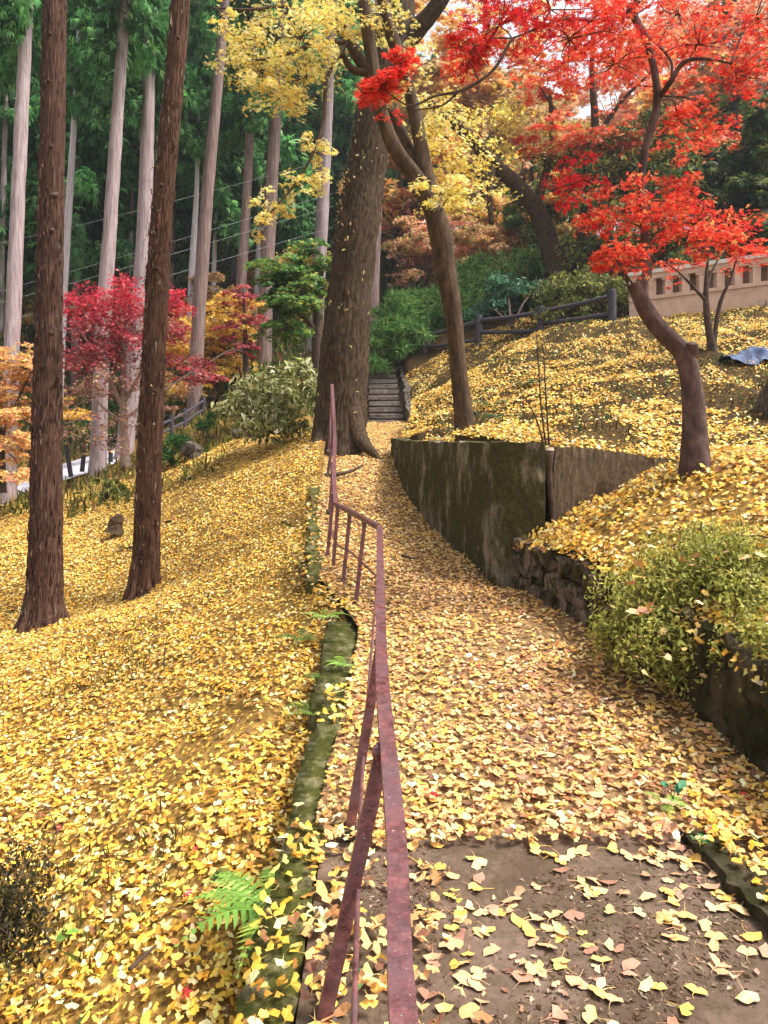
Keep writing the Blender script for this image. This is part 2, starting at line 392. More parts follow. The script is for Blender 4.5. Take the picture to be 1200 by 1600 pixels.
left_pts = [XZ(0, 1600, 2.5), XZ(300, 1600, 2.4), XZ(440, 1340, 3.1), XZ(490, 1000, 5.8), XZ(480, 860, 8.5), XZ(478, 705, 12.2), XZ(400, 720, 13.5),
            XZ(350, 700, 16), XZ(225, 930, 10.5), XZ(60, 980, 9), XZ(0, 850, 13), XZ(0, 790, 17), XZ(150, 745, 20), XZ(300, 690, 19), XZ(260, 740, 16.5),
            XZ(300, 850, 11), XZ(350, 950, 7.5), XZ(100, 1200, 4.6), XZ(20, 748, 23), XZ(550, 640, 20), XZ(560, 672, 17), XZ(200, 695, 24.5), XZ(430, 600, 24), XZ(370, 605, 28),
            (-.5, -3, -.5), (-4, -3, -.8), (-4, 2.5, -.62), (-8, 5, -1), (-9, 9, -.95), (-13, 12, -.6), (-20, 20, .2), (-22, 30, 3), (-8, 30, 4.0), (-30, 40, 8),
            (0, 32, 6.5), (-10, 40, 9), (0, 42, 11), (-20, 60, 22), (0, 60, 22), (-45, 60, 20), (-45, 90, 40), (0, 90, 40), (-20, 90, 42), (-60, 30, 4), (-60, 5, 0), (-.9, 25, 4.2)]
right_pts = [XZ(870, 422, 25.5), XZ(800, 440, 26.5), XZ(930, 415, 26), XZ(622, 686, 12.6), XZ(700, 687, 9.3), XZ(800, 688, 7.2), XZ(860, 692, 7.1), XZ(1060, 716, 6.95),
             XZ(850, 655, 9), XZ(700, 615, 14), XZ(640, 645, 20), XZ(655, 580, 22.5), XZ(728, 684, 9.4), XZ(850, 600, 12), XZ(850, 520, 18), XZ(1000, 650, 9), XZ(1000, 550, 14),
             XZ(1110, 548, 12), XZ(1100, 500, 17), XZ(990, 502, 20.5), XZ(1200, 476, 19), XZ(1200, 640, 8.5), XZ(1200, 560, 11), XZ(955, 507, 19.5), XZ(748, 537, 22.5), XZ(665, 553, 23.5),
             (16, 8, 2.6), (16, 14, 4.2), (14, 20, 5.8), (25, 20, 7), (8, 3, 1.4), (16, 0, 1.5), (0, 30, 7.0), (4, 30, 8.0), (12, 30, 9), (25, 32, 10), (5, 45, 13), (25, 45, 14), (50, 45, 15), (10, 70, 18), (50, 70, 20), (0, 90, 24), (50, 95, 22), (60, 10, 6)]
lower_pts = [XZ(815, 850, 6.75), XZ(950, 885, 5.4), (1.85, 4.5, .62), (1.9, 3.4, .50), (1.95, 2.5, .30), (1.95, 1, .12), (2.0, -3, .0), XZ(868, 812, 6.85), XZ(960, 768, 6.8), XZ(1060, 722, 6.7), XZ(1085, 730, 6.0),
             XZ(1110, 752, 5.6), XZ(1200, 800, 4.9), XZ(1200, 700, 6.8), XZ(1300, 700, 6.0), (3.5, 3, .95), (5, 3, 1.25), (8, 3, 1.6), (5, 0, .8), (8, -3, 1.0), (4.2, 6.9, 1.72), (6, 6.9, 1.95), (9, 6.9, 2.2)]
fL, fR_, fB = tps(left_pts), tps(right_pts), tps(lower_pts)
def micro(x, y): return .10 * fbm(x * .7, y * .7, 3) + .10 * fbm(x * 2.6 + 9, y * 2.6, 3)
def zL(x, d):
    k = np.clip((x_l(d) - x) / .5, 0, 1)
    return fL(x, d) + micro(x, d) * (.4 + .6 * k) - .20 * (1 - k)**1.5 * np.clip((6.6 - d) / .6, 0, 1)
def wall_line(x): return np.interp(x, [.2, .28, .45, .77, 1.18, 1.52, 2.68, 30], [13, 12.5, 10.5, 8.9, 7.02, 6.93, 6.72, 6.7])   # foot of the upper bank
def zR(x, d): return fR_(x, d) + 1.6 * micro(x, d) * np.clip((d - 7.2) / 2, .25, 1)
def zB(x, d): return fB(x, d) + .6 * micro(x, d)
def zRB(x, d):
    w = np.clip((d - 6.4) / .8, 0, 1); w = np.where(x < 2.65, (d > wall_line(x) + .1).astype(float), w)
    return zR(x, d) * w + zB(x, d) * (1 - w)
def zP(x, d): return path_z(d) + .5 * micro(x, d) * np.clip((d - 3.2) / 1.5, 0, 1)
def grid_sheet(name, X, Y, Z, mat):
    n, m = X.shape; V = np.stack([X, Y, Z], -1).reshape(-1, 3)
    i = np.arange(n - 1)[:, None]; j = np.arange(m - 1)[None]
    Q = np.stack([i * m + j, i * m + j + 1, (i + 1) * m + j + 1, (i + 1) * m + j], -1).reshape(-1, 4)
    o = link(name, make_mesh(name, V, None, Q, None, True), mat); return o
dd = np.concatenate([np.arange(-3, 14, .14), np.arange(14, 25.2, .28)])
uu = np.concatenate([[0, .02], np.arange(.12, 7, .14), np.geomspace(7.2, 60, 26)])
Yg, Ug = np.meshgrid(dd, uu, indexing='ij')
Xg = x_l(Yg) + .02 - Ug; Xg = Xg[:, ::-1]
tag(grid_sheet('leafy_slope', Xg, Yg, zL(Xg, Yg), M['slope']), 'leaf-covered slope falling away beside the railed path', kind='structure')
vv = np.linspace(0, 1, 22)
Yp, Vp = np.meshgrid(np.concatenate([np.arange(2.98, 14, .12), np.arange(14, 25, .25)]), vv, indexing='ij')
Xp = (x_l(Yp) - .03) * (1 - Vp) + (x_r(Yp) + .06) * Vp
Zp = zP(Xp, Yp); Zp[0] = -.09
tag(grid_sheet('path', Xp, Yp, Zp, M['path']), 'leaf-strewn path climbing between railing and retaining wall', kind='structure')
# upper bank (above the concrete wall) and lower bank (behind the low stone wall)
xs = np.concatenate([[0], np.arange(.03, 9, .14), np.geomspace(9.2, 60, 24)])
Yr, Ur = np.meshgrid(np.concatenate([np.arange(6.74, 14, .12), np.arange(14, 25.2, .28)]), xs, indexing='ij')
foot = np.interp(Yr, [6.7, 6.75, 6.93, 7.02, 8.9, 10.5, 12.5, 14, 18, 20, 25], [2.7, 2.6, 1.52, 1.2, .77, .45, .28, .5, .66, .62, .5])
Xr = foot + .1 + Ur
Zr_ = zR(Xr, Yr); Zr_[:, 0] -= .3
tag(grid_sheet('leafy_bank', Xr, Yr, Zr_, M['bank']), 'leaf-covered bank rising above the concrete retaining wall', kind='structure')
Yb, Ub = np.meshgrid(np.arange(-3, 7.4, .12), xs, indexing='ij')
Xb = x_r(Yb) + .03 + Ub
Zb = np.where((Yb > wall_line(Xb) + .12) & (Xb < 2.7), np.minimum(zB(Xb, Yb), zR(Xb, Yb) - .15), zB(Xb, Yb))
Zb = np.where((Xb >= 2.5) & (Yb > 6.9), np.minimum(Zb, zR(Xb, Yb) - .02), Zb)
tag(grid_sheet('lower_bank', Xb, Yb, Zb, M['slope']), 'leaf-covered ledge behind the low stone wall', kind='structure')
# wooded hill beyond
def zH(x, d):
    s = np.clip((x + 3) / 7, 0, 1); s = s * s * (3 - 2 * s)
    return fL(x, d) * (1 - s) + fR_(x, d) * s + .8 * fbm(x * .15, d * .15, 3)
Yh, Xh = np.meshgrid(np.concatenate([np.concatenate([[24.55], np.arange(24.6, 60, 1.2)]), np.geomspace(61, 140, 14)]), np.concatenate([-np.geomspace(150, 12, 18), np.arange(-11.5, 12, .8), np.geomspace(12, 150, 18)]), indexing='ij')
Yh[0] = 24.55; kk = np.clip((Yh - 24.6) / 3, 0, 1)
Zh = zH(Xh, np.minimum(Yh, 95)); Zh = Zh * kk + np.where(Xh < 0, zL(Xh, Yh), zR(Xh, Yh)) * (1 - kk) - .06; Zh[0] -= 2.5
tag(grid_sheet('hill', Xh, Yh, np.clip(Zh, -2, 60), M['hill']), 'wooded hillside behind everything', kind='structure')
# ground under and around all of it, out to the horizon
gV = np.array([[-335, -205, -3.], [335, -205, -3], [335, 325, -3], [-335, 325, -3]])
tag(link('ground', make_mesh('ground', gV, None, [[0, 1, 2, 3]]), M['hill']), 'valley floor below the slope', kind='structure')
# road in the valley
near = smooth_path([XZ(-160, 840, 16.5), XZ(20, 779, 18.6), XZ(150, 737, 20.6), XZ(215, 712, 22.2), XZ(290, 670, 25), XZ(330, 640, 28)], 40)
far = smooth_path([XZ(-160, 790, 20), XZ(20, 748, 22.4), XZ(130, 718, 23.8), XZ(205, 694, 25.0), XZ(285, 655, 28), XZ(325, 628, 31)], 40)
rV = np.stack([near, far], 1); Zr = np.maximum(rV[..., 2], zL(rV[..., 0], np.minimum(rV[..., 1], 25)) * 0 + rV[..., 2]) + .05
tag(grid_sheet('road', rV[..., 0], rV[..., 1], Zr, M['road']), 'pale road winding through the valley behind the trees', kind='structure')

# ------------------------------------------------------------------ bare slab at the near end, kerb
Ys, Xs = np.meshgrid(np.linspace(-1, 3.06, 40), np.linspace(-.25, 1.9, 22), indexing='ij')
sz_ = np.interp(Ys, [-1, 1, 2.99], [-.15, -.115, -.05])
Zs = sz_ + .012 * fbm(Xs * 2, Ys * 2, 3)
tag(grid_sheet('concrete_slab', Xs, Ys, Zs, M['slab']), 'bare dirty concrete at the near end of the path', kind='structure')
def slab_z(x, d): return np.interp(d, [-1, 1, 2.99], [-.15, -.115, -.05]) + .012 * fbm(x * 2, d * 2, 3)
k = thing('kerb', 'low mossy concrete kerb along the edge of the bare slab', 'kerb', (1.27, 2.2, -.1))
def prism_wall(front, thick, side, zb, zt, n=60, m=10, rough=.012):
    """Wall running along front (plan polyline); returns a closed block with uneven faces."""
    f = smooth_path([(p[0], p[1], 0) for p in front], n); t = unit(np.gradient(f, axis=0)); s = np.stack([t[:, 1], -t[:, 0], 0 * t[:, 0]], 1) * side
    b = f + s * thick
    zt = zt(f[:, 1]) if callable(zt) else np.interp(np.linspace(0, 1, n), np.linspace(0, 1, len(zt)), zt)
    zb = zb(f[:, 1]) if callable(zb) else np.interp(np.linspace(0, 1, n), np.linspace(0, 1, len(zb)), zb)
    w = np.linspace(0, 1, m); rows = []
    for k_ in w: p = f.copy(); p[:, 2] = zb + (zt - zb) * k_; rows.append(p)
    for k_ in w[::-1]: p = b.copy(); p[:, 2] = zb + (zt - zb) * k_; rows.append(p)
    A = np.array(rows); L = 2 * m
    chip = .5 * rough * R.normal(size=n) - 3.0 * rough * np.clip(fbm(f[:, 1] * 5 + 3, f[:, 0] * 5, 3) - .18, 0, 1); A[m - 1, :, 2] += chip; A[m, :, 2] += chip
    A[..., :2] += rough * R.normal(size=A[..., :2].shape) * .6
    A += (rough * 2.2 * fbm(A[..., 1] * 3 + 5, A[..., 2] * 3, 3))[..., None] * s[None]
    i = np.arange(L)[:, None]; j = np.arange(n - 1)[None]
    Q = np.stack([i * n + j, i * n + j + 1, ((i + 1) % L) * n + j + 1, ((i + 1) % L) * n + j], -1).reshape(-1, 4)
    ends = []
    for c in (0, n - 1):
        for r in range(m - 1): ends.append([r * n + c, (r + 1) * n + c, (L - 2 - r) * n + c, (L - 1 - r) * n + c])
    return A.reshape(-1, 3), None, np.vstack([Q, ends])

# ------------------------------------------------------------------ walls
MB().add(*prism_wall([(1.22, 3.02), (1.27, 2.5), (1.31, 1.9), (1.35, .6)], .11, -1, [-.3, -.3], [.0, -.02, -.04, -.06], 60, 5, .016)).build('kerb_stone', M['moss_and_shade'], k)
t = thing('retaining_wall', 'tall mossy concrete retaining wall beside the path, capped with yellow leaves', 'wall', (1.0, 8, .3))
MB().add(*prism_wall([(.27, 12.7), (.45, 10.5), (.77, 8.9), (1.12, 7.25), (1.18, 7.03), (1.24, 6.99), (1.51, 6.93)], .16, 1, lambda d: path_z(d) - .3, [1.72, 1.68, 1.65, 1.63, 1.61, 1.60], 110, 16)).build('wall_face', M['mossy'], t)
MB().add(*prism_wall([(1.45, 7.06), (1.53, 7.05), (1.62, 7.04)], .12, -1, [.3, .3], [1.5, 1.5], 8, 6, .006)).build('crack_backing', M['moss_and_shade'], t)  # dark backing added behind the crack so the gap stays dark
t2 = thing('retaining_wall', 'short bare brown concrete wall tapering into the bank, right of the crack', 'wall', (2.0, 6.2, .8))
MB().add(*prism_wall([(1.585, 6.91), (1.9, 6.86), (2.3, 6.79), (2.70, 6.72)], .15, -1, [.55, .7, .9, 1.2], [1.565, 1.54, 1.49, 1.41], 50, 12, .006)).build('wall_face', M['bare_wall'], t2)
t = thing('retaining_wall', 'low mossy concrete wall holding up the path under the railing', 'wall', (-.3, 3, -.3))
MB().add(*prism_wall([(-.25, .4), (-.26, 2.9), (-.21, 4.2)], .15, -1, lambda d: path_z(d) - .9, lambda d: path_z(d) - .01, 90, 8, .016)).build('wall_section', M['moss'], t, smooth=True)
MB().add(*prism_wall([(-.17, 4.35), (-.16, 5.2), (-.20, 6.0)], .27, -1, lambda d: path_z(d) - .9, lambda d: path_z(d) - .05, 60, 8, .018)).build('wall_section', M['moss'], t, smooth=True)
MB().add(*prism_wall([(-.60, 7.0), (-.83, 9.5), (-.98, 12.1)], .12, -1, lambda d: path_z(d) - .9, lambda d: path_z(d) + .03, 50, 8, .03)).build('wall_section', M['moss'], t)
t = thing('retaining_wall', 'mossy low wall coloured darker for shade under the leafy bush at the path edge', 'wall', (1.8, 3, 0))
MB().add(*prism_wall([(1.72, 4.65), (1.76, 3.6), (1.82, 2.4), (1.9, .8)], .3, -1, lambda d: path_z(d) - .3, [.62, .54, .4, .2], 60, 10, .03)).build('wall_face', M['moss_and_shade'], t)
t = thing('stone_wall', 'low dry stone wall of slanted grey stones edging the path below the ledge', 'wall', (1.4, 5.8, .2))
MB().add(*prism_wall([(1.26, 7.02), (1.56, 5.8), (1.76, 4.9), (1.78, 4.6)], .22, -1, lambda d: path_z(d) - .2, [.62, .62, .60, .56], 30, 5, .01)).build('core', M['moss_and_shade'], t)
line = smooth_path([(1.235, 6.95, 0), (1.52, 5.8, 0), (1.705, 4.9, 0), (1.73, 4.62, 0)], 200)
cum = np.concatenate([[0], np.cumsum(np.linalg.norm(np.diff(line, axis=0), axis=1))])
for row in range(3):
    s = R.uniform(0, .06)
    while s < cum[-1] - .05:
        w_ = R.uniform(.09, .24); c = np.array([np.interp(s + w_ / 2, cum, line[:, q]) for q in range(3)]); tn = np.array([np.interp(s + w_, cum, line[:, q]) for q in range(3)]) - c
        base = path_z(c[1]) - .05 + row * .17 + R.uniform(-.02, .02); hh = .18 + R.uniform(-.03, .03)
        V, T, Q = chamfer_box((0, 0, 0), (w_ - .012, .16, hh - .008), .03, 0, .026)
        V[:, 0] += V[:, 2] * R.uniform(.2, .5)                     # slanted courses
        rz = math.atan2(tn[1], tn[0]); cr, sr = math.cos(rz), math.sin(rz)
        V = V @ np.array([[cr, sr, 0], [-sr, cr, 0], [0, 0, 1]]) + np.array([c[0] + .01 + R.uniform(-.02, .02), c[1], base + hh / 2])
        MB().add(V, T, Q).build('stone', M['stone'], t)
        s += w_
# stump squeezed into the crack, with thin shoots
t = thing('tree_stump', 'sawn tree stump squeezed into the crack of the wall, with thin bare shoots', 'stump', P(862, 812, 6.9))
MB().add(*tube(smooth_path([P(866, 850, 6.9), P(863, 800, 6.9), P(858, 745, 6.9), P(855, 704, 6.87)], 24), np.interp(np.linspace(0, 1, 24), [0, .3, .8, 1], [.022, .026, .035, .062]), 14, .12, 9, 2)).build('trunk', M['twig'], t, smooth=True)
MB().add(*tube([P(855, 704, 6.87), P(855, 699, 6.87)], [.064, .058], 14)).build('cut_top', M['cut'], t)
for pts in ([(853, 696), (846, 640), (842, 580), (838, 520)], [(858, 696), (853, 620), (850, 560), (848, 535)], [(850, 696), (838, 655), (824, 628), (813, 612)]):
    MB().add(*tube(smooth_path([P(x, y, 6.88) for x, y in pts], 16), np.linspace(.010, .004, 16), 6)).build('shoot', M['twig'], t, smooth=True)

# ------------------------------------------------------------------ railing
def ground_pt(p): return float(path_z(p[1])) - (.03 if p[1] < 3 else 0)
t = thing('railing', 'rusty purple-brown steel railing running up the middle along the path', 'railing', (-.1, 2, -.1))
top = [np.array([.09, .25, .60]), P(632, 1600, 1.155), P(619, 1300, 1.68), P(597, 1050, 2.6), P(595, 930, 3.8), P(593, 822, 5.8)]
def angle_iron(pts, w=.045, dn=.045, th=.006):
    pts = np.asarray(pts, float); tn = unit(np.gradient(pts, axis=0)); s = unit(np.cross(tn, (0, 0, 1.))); n = np.cross(s, tn)
    prof = [(-.5 * w, 0), (.5 * w, 0), (.5 * w, -th), (-.5 * w + th, -th), (-.5 * w + th, -dn), (-.5 * w, -dn)]
    V = np.array([[p + s_ * a + n_ * b for a, b in prof] for p, s_, n_ in zip(pts, s, n)]).reshape(-1, 3); m = 6
    Q = [[i * m + j, i * m + (j + 1) % m, (i + 1) * m + (j + 1) % m, (i + 1) * m + j] for i in range(len(pts) - 1) for j in range(m)]
    e = []
    for b_ in (0, (len(pts) - 1) * m): e += [[b_, b_ + 1, b_ + 2, b_ + 3], [b_, b_ + 3, b_ + 4, b_ + 5]]
    return V, None, Q + e
MB().add(*angle_iron(smooth_path(top, 60))).build('top_rail', M['rail'], t)
jog = [P(593, 820, 5.81), P(526, 785, 7.4)]
MB().add(*angle_iron(smooth_path(jog, 8), .04, .04)).build('top_rail', M['rail'], t)
up = [P(525, 785, 7.41), P(522, 740, 8.2), P(523, 680, 9.4), P(519, 600, 11)]
MB().add(*angle_iron(smooth_path(up, 24), .045, .045)).build('top_rail', M['rail'], t)
posts = [(P(599, 1166, 2.1), P(487, 1680, 2.1), .042), (P(596, 998, 3.05), P(543, 1316, 3.05), .04)]
for (a_, b_, d_) in (((570, 813), (554, 962), 6.3), ((547, 801), (534, 930), 6.85), ((528, 790), (519, 905), 7.3), ((521, 772), (511, 872), 7.75), ((521, 722), (515, 800), 8.7), ((520, 688), (512, 742), 9.6), ((519, 606), (514, 705), 10.95)):
    posts.append((P(*a_, d_), P(*b_, d_), .035))
for a_, b_, w_ in posts:
    po = MB().add(*bar(a_, b_, w_, w_, (0, 1, 0))).build('post', M['rail'], t)
    up_ = unit(a_ - b_)
    MB().add(*tube([a_ - up_ * .030, a_ - up_ * .016, a_ - up_ * .004], [w_ * .58, w_ * .68, w_ * .62], 9, 0, 0, 3, True, .12)).build('weld_collar', M['rail'], po)
    gz_ = ground_pt(b_); f_ = (gz_ - .015 - b_[2]) / max(a_[2] - b_[2], .01); c_ = b_ + (a_ - b_) * np.clip(f_, 0, .5)
    MB().add(*chamfer_box(c_, (w_ * 2.4, w_ * 2.4, .05), .012, .2, .004)).build('footing', M['rock'], po)
MB().add(*tube(smooth_path([P(548, 1700, 1.4), P(553, 1600, 1.6), P(560, 1370, 2.15), P(568, 1180, 3.05), P(585, 960, 4.8), P(590, 902, 5.8)], 50), .0075, 8)).build('mid_rail', M['rail'], t, smooth=True)
MB().add(*tube(smooth_path([P(590, 902, 5.8), P(552, 866, 6.75), P(520, 838, 7.6), P(518, 760, 8.8), P(516, 650, 11)], 40), .009, 8)).build('mid_rail', M['rail'], t, smooth=True)

# ------------------------------------------------------------------ stairs, fence, balustrade
t = thing('stairway', 'flight of dark steps climbing between the trees to the fence', 'stairs', P(603, 660, 20))
ns = 10
for i in range(ns):
    f = i / (ns - 1); d = 20 + 3.7 * f; z0 = 2.2 + 1.78 * f
    cx = np.interp(f, [0, 1], [.06, -.06]); w_ = np.interp(f, [0, .3, 1], [1.0, .92, .86]); 
    MB().add(*chamfer_box((cx + R.uniform(-.02, .02), d + .2, z0 + .03), (w_, .42, .13), .015, R.uniform(-.02, .02), .012)).build('step', M['step'], t)
    MB().add(*box((cx, d + .24, z0 - .13), (w_ - .12, .34, .2))).build('riser', M['step'], t)
MB().add(*prism_wall([(.62, 19.6), (.58, 21), (.5, 23.9)], .18, 1, [2.0, 3.6], [2.5, 4.2], 30, 4, .04)).build('side_stone', M['rock'], t)
t = thing('log_fence', 'dark two-rail log fence above the leafy bank', 'fence', P(748, 535, 22.5))
fp = [(957, 452, 512, 19.5), (845, 478, 525, 21), (748, 492, 540, 22.5), (664, 516, 556, 23.6)]
for px, y0, y1, d in fp: MB().add(*tube([P(px, y1, d), P(px, y0 + 2, d), P(px, y0, d)], [.105, .10, .085], 12, 0, 0, 1, True, .02)).build('post', M['fence'], t, smooth=False)
for o in (10, 38):
    for (xa, ya, _, da), (xb, yb, _, db) in zip(fp[:-1], fp[1:]):
        k_ = 1 if o == 10 else .8
        a_, b_ = P(xa, ya + o, da), P(xb, yb + o * k_ * .9, db); MB().add(*tube(smooth_path([a_, (a_ + b_) / 2 + np.array([0, 0, -.02]), b_], 8), .06, 10, 0, 0, 1, True, .03)).build('rail', M['fence'], t, smooth=True)
t = thing('log_fence', 'short log fence post with rail stub at the head of the steps', 'fence', P(572, 577, 24))
MB().add(*tube([P(571, 582, 23.8), P(571, 545, 23.8), P(571, 543, 23.8)], [.095, .09, .07], 12)).build('post', M['fence'], t)
MB().add(*tube([P(571, 553, 23.85), P(535, 556, 24.6), P(500, 566, 25.5)], .055, 10)).build('rail', M['fence'], t, smooth=True)

t = thing('balustrade', 'pinkish concrete balustrade with cap coloured pale for light from above, on top of the bank', 'balustrade', P(1100, 485, 19.5))
A_, B_ = P(985, 498, 20.3), P(1290, 462, 18.2)
def along(f, z, off=0.): 
    p = A_ * (1 - f) + B_ * f; n = unit(np.array([B_[1] - A_[1], -(B_[0] - A_[0]), 0])); q = p + n * off; q[2] = p[2] + z; return q
rzb = math.atan2(B_[1] - A_[1], B_[0] - A_[0]); Lb = np.linalg.norm((B_ - A_)[:2])
MB().add(*bar(along(0, .1), along(1, .1), .34, .62)).build('plinth', M['balus'], t)
MB().add(*bar(along(.0, .465, .0), along(1, .465, .0), .42, .10)).build('plinth_cap', M['balus'], t)
MB().add(*bar(along(.02, .74, -.06), along(1, .74, -.06), .10, .50)).build('back_panel', M['balus_shade'], t)
MB().add(*bar(along(.0, 1.05, 0), along(1, 1.05, 0), .36, .14)).build('top_beam', M['balus'], t)
MB().add(*bar(along(-.01, 1.17, 0), along(1, 1.17, 0), .46, .10)).build('cap', M['balus_toplit'], t)
npst = 11
for i in range(npst):
    f = (i + .25) / npst
    MB().add(*bar(along(f, .51), along(f, .985), .30, .20, (1, 0, 0))).build('pier', M['balus'], t)
    MB().add(*bar(along(f - .026, .95, .01), along(f + .026, .95, .01), .31, .07)).build('pier_head', M['balus'], t)

# ------------------------------------------------------------------ tree builders
TIPS = {}
def stem_pts(pts, n):
    A = np.array([[*P(p[0], p[1], p[2]), p[3] * p[2] / F_PX / 2] for p in pts]); s = smooth_path(A, n)
    return s[:, :3], np.maximum(s[:, 3], .003)
def add_stem(name, pts, mat, parent, n=40, ns=14, rough=.0, ridges=0, lump=.04, seed=1):
    p, r = stem_pts(pts, n); MB().add(*tube(p, r, ns, rough, ridges, seed, True, lump)).build(name, mat, parent, smooth=True); return p, r
def pads_foliage(mb, tw, anchors, pads, pal, tmpl, size, twig_r=.006, flat=.22, tilt=.45, sub=1.0, dm=2.0, more=1.0, fat=1.0, br=1.0):
    """pads: (px, py, d, rx_px, ry_px, depth_m, sprays, leaves per spray). Leaves hang in flat layered sprays on twigs."""
    pal0 = pal
    for (px, py, d, rx, ry, rd, ns, nl, *own) in pads:
        pal = own[0] if own else pal0
        ns = int(ns * more); rx, ry = rx * fat, ry * fat; c = P(px, py, d); rad = np.array([rx * d / F_PX, rd, ry * d / F_PX])
        if anchors is not None:
            a0 = anchors[np.argmin(np.linalg.norm(anchors - c, axis=1) + .6 * np.maximum(anchors[:, 2] - c[2], 0))]
            mid = (a0 + c) / 2 + np.array([0, 0, .10 * np.linalg.norm(c - a0)]) + R.normal(0, .05, 3) * np.linalg.norm(c - a0)
            L = np.linalg.norm(c - a0); r0 = np.clip(.012 * L + .004, .006, .035) * (d / 9)**.3 * br
            tw.add(*tube(smooth_path([a0, mid, c], 10), np.linspace(r0, r0 * .4, 10), 5))
        u = unit(R.normal(size=(ns, 3))) * (R.random((ns, 1)) ** .45); sc = c + u * rad
        sr = .30 * max(min(rad[0], 1.6), .25) * sub * R.uniform(.6, 1.25, ns)
        tone = 1 + R.normal(0, .10, (ns, 1))
        for i in range(ns):
            n_ = max(4, int(nl * dm * R.uniform(.6, 1.35)))
            th = R.uniform(0, 2 * np.pi, n_); q = sr[i] * np.sqrt(R.random(n_))
            out = unit((sc[i] - c) * np.array([1, 1, 0]) + 1e-6)
            pz = R.normal(0, flat * sr[i] * .5, n_) - .35 * q**2 / sr[i] * .5
            p = sc[i] + np.stack([q * np.cos(th), q * np.sin(th), pz], 1)
            p[:, 2] -= .25 * ((p - sc[i]) @ out)
            nr = np.array([0, 0, 1.]) + R.normal(0, tilt, (n_, 3)) + out * .25 + np.array([0, -.25, 0])
            scatter(mb, tmpl, p, nr, R.uniform(0, 6.28, n_), size * R.uniform(.65, 1.2, n_), np.clip(pick(pal, n_) * tone[i], 0, .95))
            if tw is not None and i % 2 == 0:
                tw.add(*tube(smooth_path([c, (c + sc[i]) / 2 + R.normal(0, .04, 3), sc[i]], 5), np.linspace(twig_r, twig_r * .35, 5), 4, cap=False))
def ground_z(x, d):
    x, d = np.asarray(float(x)), np.asarray(float(d))
    if d > 25: return float(zH(x, d))
    return float(zL(x, d)) if x < x_l(d) else (float(zRB(x, d)) if x > x_r(d) else float(path_z(d)))
def snap_ratio(px, py, d0):
    """How much farther along this line of sight the ground really is met."""
    for d in np.arange(d0 * .8, 60, .25):
        p = P(px, py, d)
        if p[2] <= ground_z(p[0], d) + .02: return d / d0
    return 1.0
def tree(name, label, cat, stems, pads, pal, tmpl, size, mat, group=None, crown_mat=None, ns=14, rough=0., ridges=0, lump=.05, n0=60, twig_mat=None, snap=False, **kw):
    b = stems[0][0]
    if snap:
        k_ = snap_ratio(b[0], b[1] - 6, b[2]); size = size * k_
        stems = [[(p[0], p[1], p[2] * k_, p[3]) for p in st] for st in stems]; pads = [(p[0], p[1], p[2] * k_, p[3], p[4], p[5] * k_, *p[6:]) for p in pads]
        print('snap', label[:40], round(k_, 2)); b = stems[0][0]
    root = thing(name, label, cat, P(*b[:3]), group); anch = []
    for i, s in enumerate(stems):
        p, r = add_stem('trunk' if i == 0 else 'limb', s, mat, root, n0 if i == 0 else max(18, n0 // 2), ns if i == 0 else max(7, ns * 2 // 3), rough if i < 3 else rough * .5, ridges, lump, i + 1)
        anch.append(p[len(p) // 3:] if i == 0 else p)
    if pads:
        mb, tw = MB(), MB(); pads_foliage(mb, tw, np.vstack(anch), pads, pal, tmpl, size, **kw)
        tw.build('branches', twig_mat or M['twig'], root); mb.build('crown', crown_mat or M['leaf'], root, col=True)
    return root

YEL = [(.86, .62, .10, 3), (.90, .72, .20, 3), (.80, .50, .06, 1.5), (.70, .60, .12, 1), (.92, .80, .36, 1)]
PYEL = [(.90, .70, .18, 3), (.92, .78, .32, 3), (.84, .58, .10, 1.5), (.72, .64, .16, 1), (.94, .84, .46, 1.5)]
ORG = [(.85, .42, .10, 3), (.90, .56, .18, 2), (.75, .28, .08, 1.5), (.88, .66, .30, 1)]
RED = [(.76, .045, .03, 3), (.85, .10, .05, 3), (.52, .02, .025, 1.6), (.90, .22, .09, 2), (.92, .44, .16, .5)]
DEEP = [(.66, .02, .03, 3), (.78, .05, .045, 3), (.42, .012, .02, 2)]
REDOR = [(.86, .12, .06, 3), (.88, .24, .10, 3), (.90, .40, .16, 1.5), (.70, .06, .05, 1)]
PINKOR = [(.86, .40, .24, 3), (.90, .55, .36, 2), (.80, .30, .20, 1.5), (.88, .66, .52, 1)]
MAROON = [(.36, .035, .06, 3), (.24, .025, .045, 2), (.58, .05, .06, 1.5), (.46, .15, .15, 2), (.56, .28, .22, .8)]
CRIM = [(.58, .035, .07, 3), (.42, .03, .06, 2), (.70, .09, .09, 1.6)]
DUSTY = [(.42, .20, .18, 3), (.56, .34, .24, 2), (.34, .12, .12, 2), (.70, .50, .18, 1.2)]
CEDARG = [(.08, .25, .075, 3), (.15, .37, .11, 3), (.25, .50, .18, 2), (.04, .13, .05, 1.3)]
GREEN = [(.05, .15, .035, 3), (.10, .22, .045, 2), (.03, .09, .03, 2), (.18, .26, .05, .7)]
OLIVE = [(.13, .15, .03, 3), (.21, .22, .04, 2), (.06, .075, .02, 2), (.36, .34, .08, 1)]

